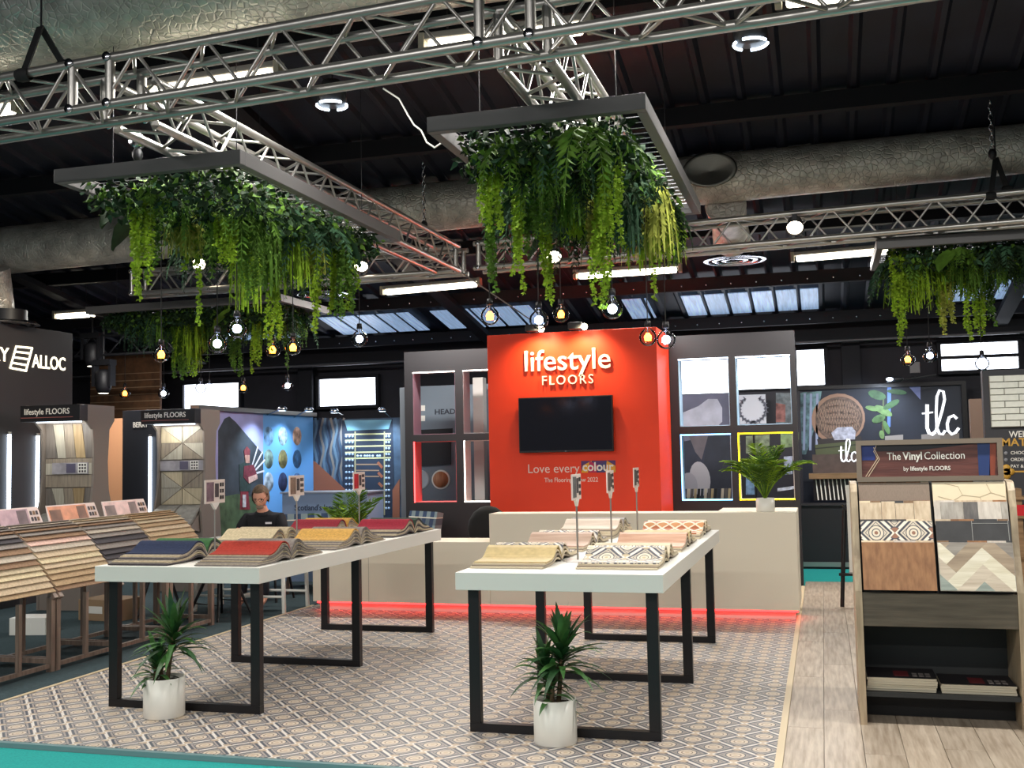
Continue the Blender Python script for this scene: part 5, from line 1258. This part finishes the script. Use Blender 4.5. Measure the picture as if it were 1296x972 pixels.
text('lettering', 'The', .062, SIGNW, vs_, (.357, 6.597, 1.47), depth=.0006, width=.075); text('lettering', 'Vinyl', .062, SIGNW, vs_, (.442, 6.597, 1.47), depth=.0006, width=.105, bold=.022); text('lettering', 'Collection', .062, SIGNW, vs_, (.56, 6.597, 1.47), depth=.0006, width=.215)
text('lettering', 'by', .034, SIGNW, vs_, (.445, 6.597, 1.407), depth=.0006, width=.027); text('lettering', 'lifestyle FLOORS', .034, SIGNW, vs_, (.482, 6.597, 1.407), depth=.0006, width=.215, bold=.015)
# brochures on the low shelf
CRV = mat('brochure_edge', (196, 186, 164), .7); CVB = mat('brochure_cover', (26, 22, 26), .6)
def brochures(label, x0, x1, z0, n, fl):
    o = thing('brochure_stack', label, 'brochures', ((x0 + x1) / 2, 6.62, z0), group='brochure stacks on the low shelf of the sample stand'); rng = random.Random(label)
    for k in range(n):
        d = rng.uniform(-.012, .012); r = obj('brochure', MB().box(-(x1 - x0) / 2 + d, (x1 - x0) / 2 + d, -.14 + rng.uniform(-.008, .008), .14, k * .0125, k * .0125 + .0115), CRV, o); r.rotation_euler = (0, 0, rng.uniform(-.02, .02))
    c = obj('cover', MB().box(-(x1 - x0) / 2, (x1 - x0) / 2, -.14, .14, n * .0125, n * .0125 + .002), CVB, o)
    obj('cover_picture', MB().box(-.04, .04, -.1, .05, n * .0125 + .002, n * .0125 + .0026), mat('cover_wine', (90, 20, 26), .6), c)
    for i in range(3):
        for j in range(2): obj('swatch', MB().box(.06 + i * .035, .085 + i * .035, -.1 + j * .06, -.06 + j * .06, n * .0125 + .002, n * .0125 + .0026), mat('swatch_grey', (120, 112, 108), .6), c)
brochures('taller brochure stack at the left of the stand shelf', .195, .565, .175, 6, 0); brochures('lower brochure stack at the right of the stand shelf', .585, .97, .175, 4, 0)

# ------------------------------------------------------------------ easel with a white board
q = P(1066, 768, z=0); ez = thing('easel', 'black easel holding a white board, left of the sample stand', 'easel', (q.x + .18, q.y, 0))
wx = q.x
for pl in (((0, 0, 0), (.06, .06, .98)), ((.5, 0, 0), (.44, .06, .98)), ((.25, .5, 0), (.25, .1, 1.0))): obj('leg', MB().tube([(a - .18, b, c_) for a, b, c_ in pl], .02, 8), BLACK, ez)
obj('ledge', MB().box(-.2, .34, -.02, .03, .3, .325), BLACK, ez); obj('top_bar', MB().box(-.14, .28, .03, .08, .93, .965), BLACK, ez)
wb = thing('white_board', 'white board leaning on the black easel', 'board', (wx + .28, q.y - .0, .327)); obj('board', MB().prism([(-.2, -.012, 0), (.22, -.012, 0), (.22, .03, .85), (-.2, .03, .85)], (0, -.02, 0)), WHITE, wb); obj('board_edge', MB().box(-.205, .225, -.036, -.01, -.001, .012), ALU, wb)

# ------------------------------------------------------------------ dark booth at the back right: mural with chair, plant and script letters
TY = 15.3
a, b = P(1012, 497, y=TY), P(1216, 487, y=TY)
tw = thing('chair_mural', 'dark photo mural with a wicker chair, plant and white script letters', 'mural', ((a.x + b.x) / 2, TY + .03, 0))
obj('print_sheet', MB().box(a.x, b.x, TY, TY + .06, 0, b.z), mat('mural_navy', (26, 32, 46), .6, var=.25, vs=3), tw, w=True)
obj('mural_frame', MB().box(a.x - .03, b.x + .06, TY - .04, TY + .02, b.z, b.z + .05).box(b.x, b.x + .06, TY - .04, TY + .02, 0, b.z), BLACK, tw, w=True)
D = lambda nm, pts, cc, d=.004, **k: decal_y(nm, pts, mat('tm_%s_%d_%d_%d' % (nm[8:], *cc), cc, .6, **k), tw, TY, d)
D('printed_jungle', [(1013, 497), (1040, 495), (1036, 520), (1026, 560), (1020, 575), (1013, 575)], (92, 122, 128), var=.7, vs=12)
for k in range(3): D('printed_trunk', [(1017 + k * 8, 498), (1020 + k * 8, 498), (1019 + k * 8, 570), (1016 + k * 8, 570)], (150, 160, 190), .006)
def ell(cu, cv, ru, rv, n=22, rot=0):
    return [(cu + ru * math.cos(t * 2 * PI / n) * math.cos(rot) - rv * math.sin(t * 2 * PI / n) * math.sin(rot), cv + ru * math.cos(t * 2 * PI / n) * math.sin(rot) + rv * math.sin(t * 2 * PI / n) * math.cos(rot)) for t in range(n)]
D('printed_chair_rim', ell(1061, 530, 34, 32, rot=-.2), (150, 118, 98), .006); D('printed_wicker', ell(1062, 530, 30, 28, rot=-.2), (98, 80, 70), .008, var=.5, vs=26)
m = MB()
for k in range(-7, 8):
    h = 26 * math.sqrt(max(0, 1 - (k / 8.2) ** 2)); c_ = 1062 + k * 3.4
    for dv in (-1, 1):
        m.ribbon([P(c_, 530 - h * .95, y=TY - .008), P(c_ + dv * 3.5, 530 - h * .3, y=TY - .008), P(c_, 530 + h * .3, y=TY - .008), P(c_ + dv * 2, 530 + h * .8, y=TY - .008)], .009, .002)
obj('printed_weave', m, mat('weave_tan', (146, 120, 102), .7), tw, w=True)
D('printed_chair_base', [(1034, 556), (1090, 552), (1092, 568), (1038, 572)], (46, 40, 40), .01)
D('printed_cushion', [(1052, 548), (1060, 541), (1078, 540), (1083, 546), (1082, 556), (1056, 557)], (170, 172, 186), .012, var=.4, vs=20)
D('printed_case', [(1031, 563), (1084, 558), (1085, 572), (1033, 577)], (78, 84, 56), .011); D('printed_case', [(1032, 567), (1084, 562), (1084, 563.5), (1032, 568.5)], (44, 46, 36), .0125)
for cu, cv, ru, rv, ro in ((1110, 500, 13, 7, .3), (1118, 520, 14, 6, .5), (1112, 530, 10, 6, -.4), (1128, 512, 13, 5, -.5), (1104, 517, 10, 4, .2), (1122, 541, 10, 4, 1.2), (1135, 496, 14, 4, .1), (1116, 550, 6, 4, 1.4)): _n = globals().get('_n', 0) + 1; D('printed_leaf', ell(cu, cv, ru * .9, rv * .8, 12, ro), ((86, 122, 74), (62, 96, 60), (104, 136, 84))[_n % 3], .006 + .001 * _n, var=.5, vs=9)
D('printed_stem', [(1117, 505), (1119, 505), (1119, 556), (1116, 556)], (84, 96, 60), .005)
D('printed_window_light', [(1123, 490), (1128, 490), (1127, 540), (1123, 542)], (96, 128, 196), .005); D('printed_window_light', [(1150, 489), (1165, 488), (1165, 506)], (110, 120, 170), .005)
D('printed_book', [(1120, 552), (1143, 550), (1143, 560), (1120, 562)], (150, 144, 140), .006); D('printed_book', [(1166, 550), (1190, 548), (1190, 558), (1166, 560)], (140, 134, 132), .006); D('printed_book', [(1190, 549), (1214, 548), (1214, 556), (1190, 558)], (120, 112, 108), .007)
SCR = glow('script_white', (238, 240, 246), .8)
def script(par, cx, cv, sc, y):
    m = MB(); B = lambda a, b: P(cx + a * sc, cv + b * sc, y=y)
    def st(pts, w): m.ribbon([B(*p) for p in pts], w, .012)
    st([(-13, -22), (-13, 14), (-10, 22), (-5, 24), (0, 20)], .055 * sc); st([(-21, -8), (-4, -10)], .026 * sc)
    st([(0, 20), (4, 8), (10, -12), (14, -30), (12, -42), (6, -44), (2, -34), (1, -10), (2, 14), (6, 23), (11, 24), (15, 18)], .042 * sc)
    st([(33, 0), (28, -5), (21, -2), (18, 8), (19, 18), (25, 24), (31, 21), (36, 14)], .045 * sc)
    obj('script_lettering', m, SCR, par, w=True)
script(tw, 1184, 530, .82, TY - .004)
pl_ = thing('booth_plinth', 'low black booth wall with white skirting, right of the desk', 'booth wall', (.35, 14.75, -.03))
a, b = P(1010, 640, y=14.68), P(1090, 640, y=14.68)
obj('plinth_board', MB().box(a.x - .1, 2.6, 14.68, 14.85, -.03, a.z), mat('booth_black', (18, 18, 24), .6), pl_, w=True); obj('skirting', MB().box(a.x - .1, 2.6, 14.66, 14.68, .0, .06), ALU, pl_, w=True); obj('plinth_top', MB().box(a.x - .1, 2.6, 14.64, 14.9, a.z, a.z + .03), mat('booth_top', (40, 38, 42), .5), pl_, w=True)
sh_y = 14.8; a, b = P(1024, 604, y=sh_y), P(1130, 600, y=sh_y); base = P(1040, 637, y=14.7).z + .03
rk = thing('strip_rack', 'wooden shelf over a rack of pale sample strips before the mural', 'rack', ((a.x + b.x) / 2, sh_y, base))
obj('shelf', MB().box(a.x, b.x, sh_y - .12, sh_y + .1, a.z - .02, a.z + .05), wood_mat('shelf_oak', (120, 92, 62), (150, 118, 84), 0, .5, 0), rk, w=True)
sg = obj('sign_board', MB().box(P(1029, 600, y=sh_y).x, b.x, sh_y - .02, sh_y, a.z + .05, P(1050, 575, y=sh_y).z), mat('sign_taupe', (84, 70, 66), .6, var=.2, vs=9), rk, w=True)
script(rk, 1070, 574, .42, sh_y - .03)
obj('rack_back', MB().box(a.x + .05, b.x, sh_y + .05, sh_y + .08, base, a.z - .02), BLACK, rk, w=True)
for k in range(9):
    x = P(1034.5 + k * 5.2, 620, y=sh_y).x; obj('sample_strip', MB().prism([(x, sh_y - .05, base + .01), (x + .016, sh_y - .05, base + .01), (x + .012 - .02, sh_y + .0, a.z - .03), (x - .02, sh_y + .0, a.z - .03)], (0, .01, 0)), WHITE, rk, w=True)
tl = thing('booth_light_bar', 'dark clip-on lamp bar with a bright head above the chair mural', 'spotlight', P(1160, 478, y=14.9))
rod('arm', P(1122, 484, y=14.9), P(1185, 474, y=14.9), .012, 'dark_metal', tl, 6); rod('wall_bracket', P(1160, 478, y=14.9), P(1160, 478, y=14.9) + Vector((0, .72, .05)), .012, 'dark_metal', tl, 6); obj('head', MB().ball((0, 0, 0), .05, 10, (1.4, .7, .7)), DARK, tl, loc=P(1137, 480, y=14.85) - tl.location); obj('lens', MB().ball((0, 0, 0), .035, 10, (1.3, .7, .7)), LEDW, tl, loc=P(1126, 480, y=14.8) - tl.location); obj('driver_box', MB().box(-.06, .06, -.03, .03, -.02, .12), mat('driver_grey', (90, 86, 88), .5), tl, loc=P(1158, 470, y=14.9) - tl.location)
spot('booth_wash', P(1128, 484, y=14.6), P(1100, 560, y=15.3), 38, (.7, .82, 1), 120, .8, .05)
# picture boards behind the right openings
SY = 15.2
fb = thing('sock_mural', 'grey photo board of feet in pale socks behind the right charcoal panel', 'mural', (P(893, 560, y=SY).x, SY + .03, 0))
a, b = P(858, 500, y=SY), P(926, 500, y=SY)
obj('print_sheet', MB().box(a.x, b.x, SY, SY + .05, 0, a.z), mat('sock_bg', (112, 112, 136), .6, var=.25, vs=2), fb, w=True)
F_ = lambda nm, pts, cc, d=.004: decal_y(nm, pts, mat('fb_%s' % nm, cc, .6, var=.15, vs=6), fb, SY, d)
F_('printed_shadow', [(858, 560), (900, 552), (926, 550), (926, 640), (858, 640)], (44, 48, 66)); F_('printed_leg', [(872, 552), (896, 552), (888, 582), (880, 572)], (104, 96, 104), .005); F_('printed_trouser', [(896, 552), (926, 550), (926, 628), (900, 622), (890, 590)], (40, 44, 58), .006)
F_('printed_sock', [(860, 524), (884, 514), (896, 505), (908, 505), (914, 516), (914, 534), (906, 541), (890, 541), (862, 541)], (196, 196, 214), .006)
decal_y('printed_sock', ell(886, 606, 13, 22, 20, -.15), mat('fb_sock2', (176, 172, 180), .7), fb, SY, .008); decal_y('printed_sock', ell(872, 614, 11, 16, 18, -.1), mat('fb_sock3', (160, 156, 166), .7), fb, SY, .01)
cs = thing('colour_strip_set', 'row of upright dark and cream sample strips behind the lower left opening', 'samples', (P(893, 628, y=14.6).x, 14.6, .0), group=None)
q0 = P(864, 632, y=14.6)
obj('strip_shelf', MB().box(P(860, 634, y=14.6).x, P(928, 634, y=14.6).x, 14.5, 14.8, .0, q0.z), PANEL, cs, w=True)
for k in range(14):
    x = P(865 + k * 4.3, 630, y=14.6).x; obj('sample_strip', MB().prism([(x, 14.6, q0.z), (x + .032, 14.6, q0.z), (x + .045, 14.6, q0.z + .14), (x + .013, 14.6, q0.z + .14)], (0, .03, 0)), mat('strip_%d' % (k % 5), ((46, 52, 66), (206, 196, 176), (96, 92, 92), (186, 168, 130), (30, 30, 34))[k % 5], .7), cs, w=True)
wr = thing('wreath_board', 'white board printed with a grey wreath behind the upper right opening', 'board', (P(954, 520, y=SY).x, SY - .3, P(950, 536, y=14.9).z))
a, b = P(935, 500, y=14.9), P(970, 536, y=14.9); obj('board', MB().box(a.x, b.x, 14.9, 14.92, b.z, a.z), mat('wreath_white', (206, 208, 220), .6), wr, w=True)
m = MB(); c = P(952.5, 518, y=14.895)
for k in range(18):
    t = PI / 2 + (k - 8.5) * .3; p = c + Vector((.16 * math.cos(t + PI), 0, .16 * math.sin(t + PI))); dd = Vector((math.cos(t), 0, math.sin(t)))
    m.ribbon([p, p + Vector((-math.sin(t) * (1 if k > 8 else -1), 0, math.cos(t) * (1 if k > 8 else -1))) * .06 - dd * .03], [.04, .004], .004); m.ribbon([p, p - dd * .055], [.034, .004], .004)
obj('printed_wreath', m, mat('wreath_grey', (120, 122, 138), .6), wr, w=True); rod('stand_pole', (c.x, 14.95, 0), (c.x, 14.95, b.z + .1), .015, 'dark_metal', wr, 6); obj('stand_foot', MB().box(c.x - .15, c.x + .15, 14.85, 15.05, -.03, .0), DARK, wr, w=True)
pb = thing('poster_board', 'dark poster board with green pictures behind the fern on the desk', 'board', (P(970, 590, y=15.1).x, 15.12, 0))
a, b = P(932, 497, y=15.1), P(1012, 497, y=15.1); obj('board', MB().box(a.x, b.x, 15.1, 15.15, 0, a.z), mat('poster_dark', (34, 32, 42), .6), pb, w=True)
for nm, pts, cc in (('printed_plants', [(982, 497), (1003, 497), (1003, 536), (982, 536)], (110, 118, 124)), ('printed_brick', [(982, 510), (994, 512), (994, 534), (982, 534)], (140, 92, 88)), ('printed_photo', [(944, 552), (974, 550), (974, 572), (944, 574)], (126, 136, 112)), ('printed_photo', [(988, 548), (1011, 547), (1011, 565), (988, 567)], (120, 140, 100)), ('printed_card', [(992, 578), (1003, 577), (1003, 600), (992, 601)], (150, 156, 176)), ('printed_card', [(944, 600), (956, 600), (956, 626), (944, 626)], (120, 150, 184)), ('printed_label', [(984, 618), (1012, 614), (1012, 618), (984, 622)], (196, 200, 212))): decal_y(nm, pts, mat('pb_%s%d' % (nm, cc[0]), cc, .6, var=.5, vs=14), pb, 15.1, .004 + .001 * (nm == 'printed_brick'))
# grey partition with lettering seen through the left openings
GY = 14.0; gp = thing('grey_partition', 'blue-grey partition with dark lettering behind the left charcoal panel', 'partition', (P(560, 560, y=GY).x, GY + .03, 0))
a, b = P(531, 489, y=GY), P(640, 489, y=GY); obj('partition_board', MB().box(a.x, b.x, GY, GY + .06, 0, a.z), mat('partition_blue', (112, 124, 136), .6), gp, w=True)
c = P(550.5, 524.5, y=GY); text('lettering', 'HEAD', .1, mat('ink_navy', (34, 38, 52), .6), gp, (c.x, GY - .002, c.z), depth=.002, bold=.02, width=.3)
decal_y('dark_band', [(532, 544), (573, 542), (573, 549), (532, 551)], mat('gp_dark', (20, 20, 26), .5), gp, GY); decal_y('wall_display', [(534, 560), (571, 559), (571, 588), (534, 590)], MATS['gp_dark'], gp, GY, .02)
for v in (513, 526): decal_y('notice', [(533, v), (538, v), (538, v + 7), (533, v + 7)], WHITE, gp, GY)
c = P(558, 607, y=GY); obj('round_frame', MB().lathe([(0, -.006), (.11, -.006), (.125, -.014), (.135, 0)], 26, c, axis='y'), WHITE, gp, w=True); obj('round_picture', MB().lathe([(0, -.012), (.112, -.012), (.112, -.006)], 26, c, axis='y'), wood_mat('gp_wood', (150, 90, 56), (190, 130, 90), 2, .5, 0), gp, w=True)
c = P(532, 607, y=GY); obj('round_frame', MB().lathe([(0, -.006), (.11, -.006), (.125, -.014), (.135, 0)], 26, c, axis='y'), mat('gp_ring', (170, 178, 186), .6), gp, w=True)
a, b = P(598, 478, y=13.6), P(611, 478, y=13.6); wp = thing('white_column', 'white column seen through the left panel openings', 'column', ((a.x + b.x) / 2, 13.65, 0)); obj('shaft', MB().box(a.x, b.x, 13.6, 13.75, 0, a.z, .005), mat('col_white', (186, 184, 180), .6), wp, w=True); obj('foot_block', MB().box(a.x - .03, b.x + .03, 13.57, 13.78, 0, .1, .005), MATS['col_white'], wp, w=True)

# ------------------------------------------------------------------ dark display wall with white brick sample at the right edge
WY = 9.2
a, b = P(1243, 472, y=WY), P(1243, 700, y=WY); x1 = a.x + 1.5
dw = thing('brick_display_wall', 'charcoal display wall with a white brick sample and gold lettering at the right edge', 'display', (a.x + .7, WY + .05, 0))
obj('wall_board', MB().box(a.x, x1, WY, WY + .1, 0, a.z + .02, .004), mat('display_charcoal', (52, 51, 55), .6), dw, w=True)
p0, p1 = P(1251, 476, y=WY), P(1252, 541, y=WY)
bk = obj('brick_panel', MB().box(p0.x, x1 - .2, WY - .02, WY, p1.z, p0.z), mat('brick_mortar', (150, 148, 138), .8), dw, w=True)
bw = mat('white_brick', (226, 226, 214), .6, var=.06, vs=20); rowh = (p0.z - p1.z) / 8; br = MB().box(.003, .207, -.012, 0, .003, rowh - .003, .003).mesh('brick'); br.materials.append(bw); brh = MB().box(.003, .102, -.012, 0, .003, rowh - .003, .003).mesh('brick'); brh.materials.append(bw)
for r in range(8):
    x = p0.x
    if r % 2:
        o = bpy.data.objects.new('brick', brh); C.objects.link(o); o.parent = bk; o.location = (x - dw.location.x, WY - .02 - dw.location.y, p1.z + r * rowh); x += .105
    while x < x1 - .41:
        o = bpy.data.objects.new('brick', br); C.objects.link(o); o.parent = bk; o.location = (x - dw.location.x, WY - .02 - dw.location.y, p1.z + r * rowh); x += .21
GOLD = mat('gold_print', (206, 156, 62), .5)
c = P(1277, 553.5, y=WY); text('lettering', 'WELCOME', .07, SIGNW, dw, (c.x, WY - .002, c.z), depth=.001, bold=.012, width=.3)
c = P(1268, 564.5, y=WY); text('lettering', 'MATCH', .085, GOLD, dw, (c.x, WY - .002, c.z), depth=.001, bold=.02, width=.3)
for v, s in ((575, 'CHOOSE'), (583.5, 'ORDER'), (592, 'PAY &')):
    c = P(1279, v, y=WY); text('lettering', s, .035, SIGNW, dw, (c.x, WY - .002, c.z), depth=.001, bold=.01); c = P(1273, v - 1.5, y=WY); obj('bullet', MB().lathe([(0, -.003), (.014, -.003), (.014, 0)], 12, c, axis='y'), mat('bullet_grey', (140, 140, 144), .6), dw, w=True)
m = MB(); c = P(1274, 597, y=WY)
for dx, dz in ((0, .03), (0, -.03), (.03, 0), (-.0, 0)): m.lathe([(0, -.006), (.028, -.006), (.028, 0)], 12, (c.x + dx, c.y, c.z + dz), axis='y')
m.ribbon([(c.x + .03, WY, c.z), (c.x + .5, WY, c.z)], .012, .004); obj('gold_key_print', m, GOLD, dw, w=True)
q = P(1288, 655, y=8.9); rb = thing('sample_rack', 'small wooden rack with a red block at the right edge behind the sample stand', 'rack', (q.x + .1, 8.9, 0))
for s in (-.1, .1): obj('post', MB().box(s - .02, s + .02, -.1, .1, 0, q.z + .22), MATS['shelf_oak'], rb)
for z in (q.z - .3, q.z, q.z + .14): obj('rack_shelf', MB().box(-.13, .13, -.12, .12, z, z + .02), MATS['shelf_oak'], rb)
obj('red_block', MB().box(-.12, -.02, -.11, .0, q.z + .02, q.z + .1), mat('block_red', (190, 20, 30), .5), rb)
a, b = P(1227, 505, y=12.6), P(1246, 505, y=12.6); o = thing('bronze_partition', 'bronze partition beside the dark display wall', 'partition', ((a.x + b.x) / 2, 12.65, 0)); obj('partition_board', MB().box(a.x, b.x, 12.6, 12.7, 0, a.z), mat('bronze', (112, 92, 80), .45, .3), o, w=True)
obj('edge_strip', MB().box(b.x, b.x + .012, 12.59, 12.71, 0, a.z), DARK, o, w=True)
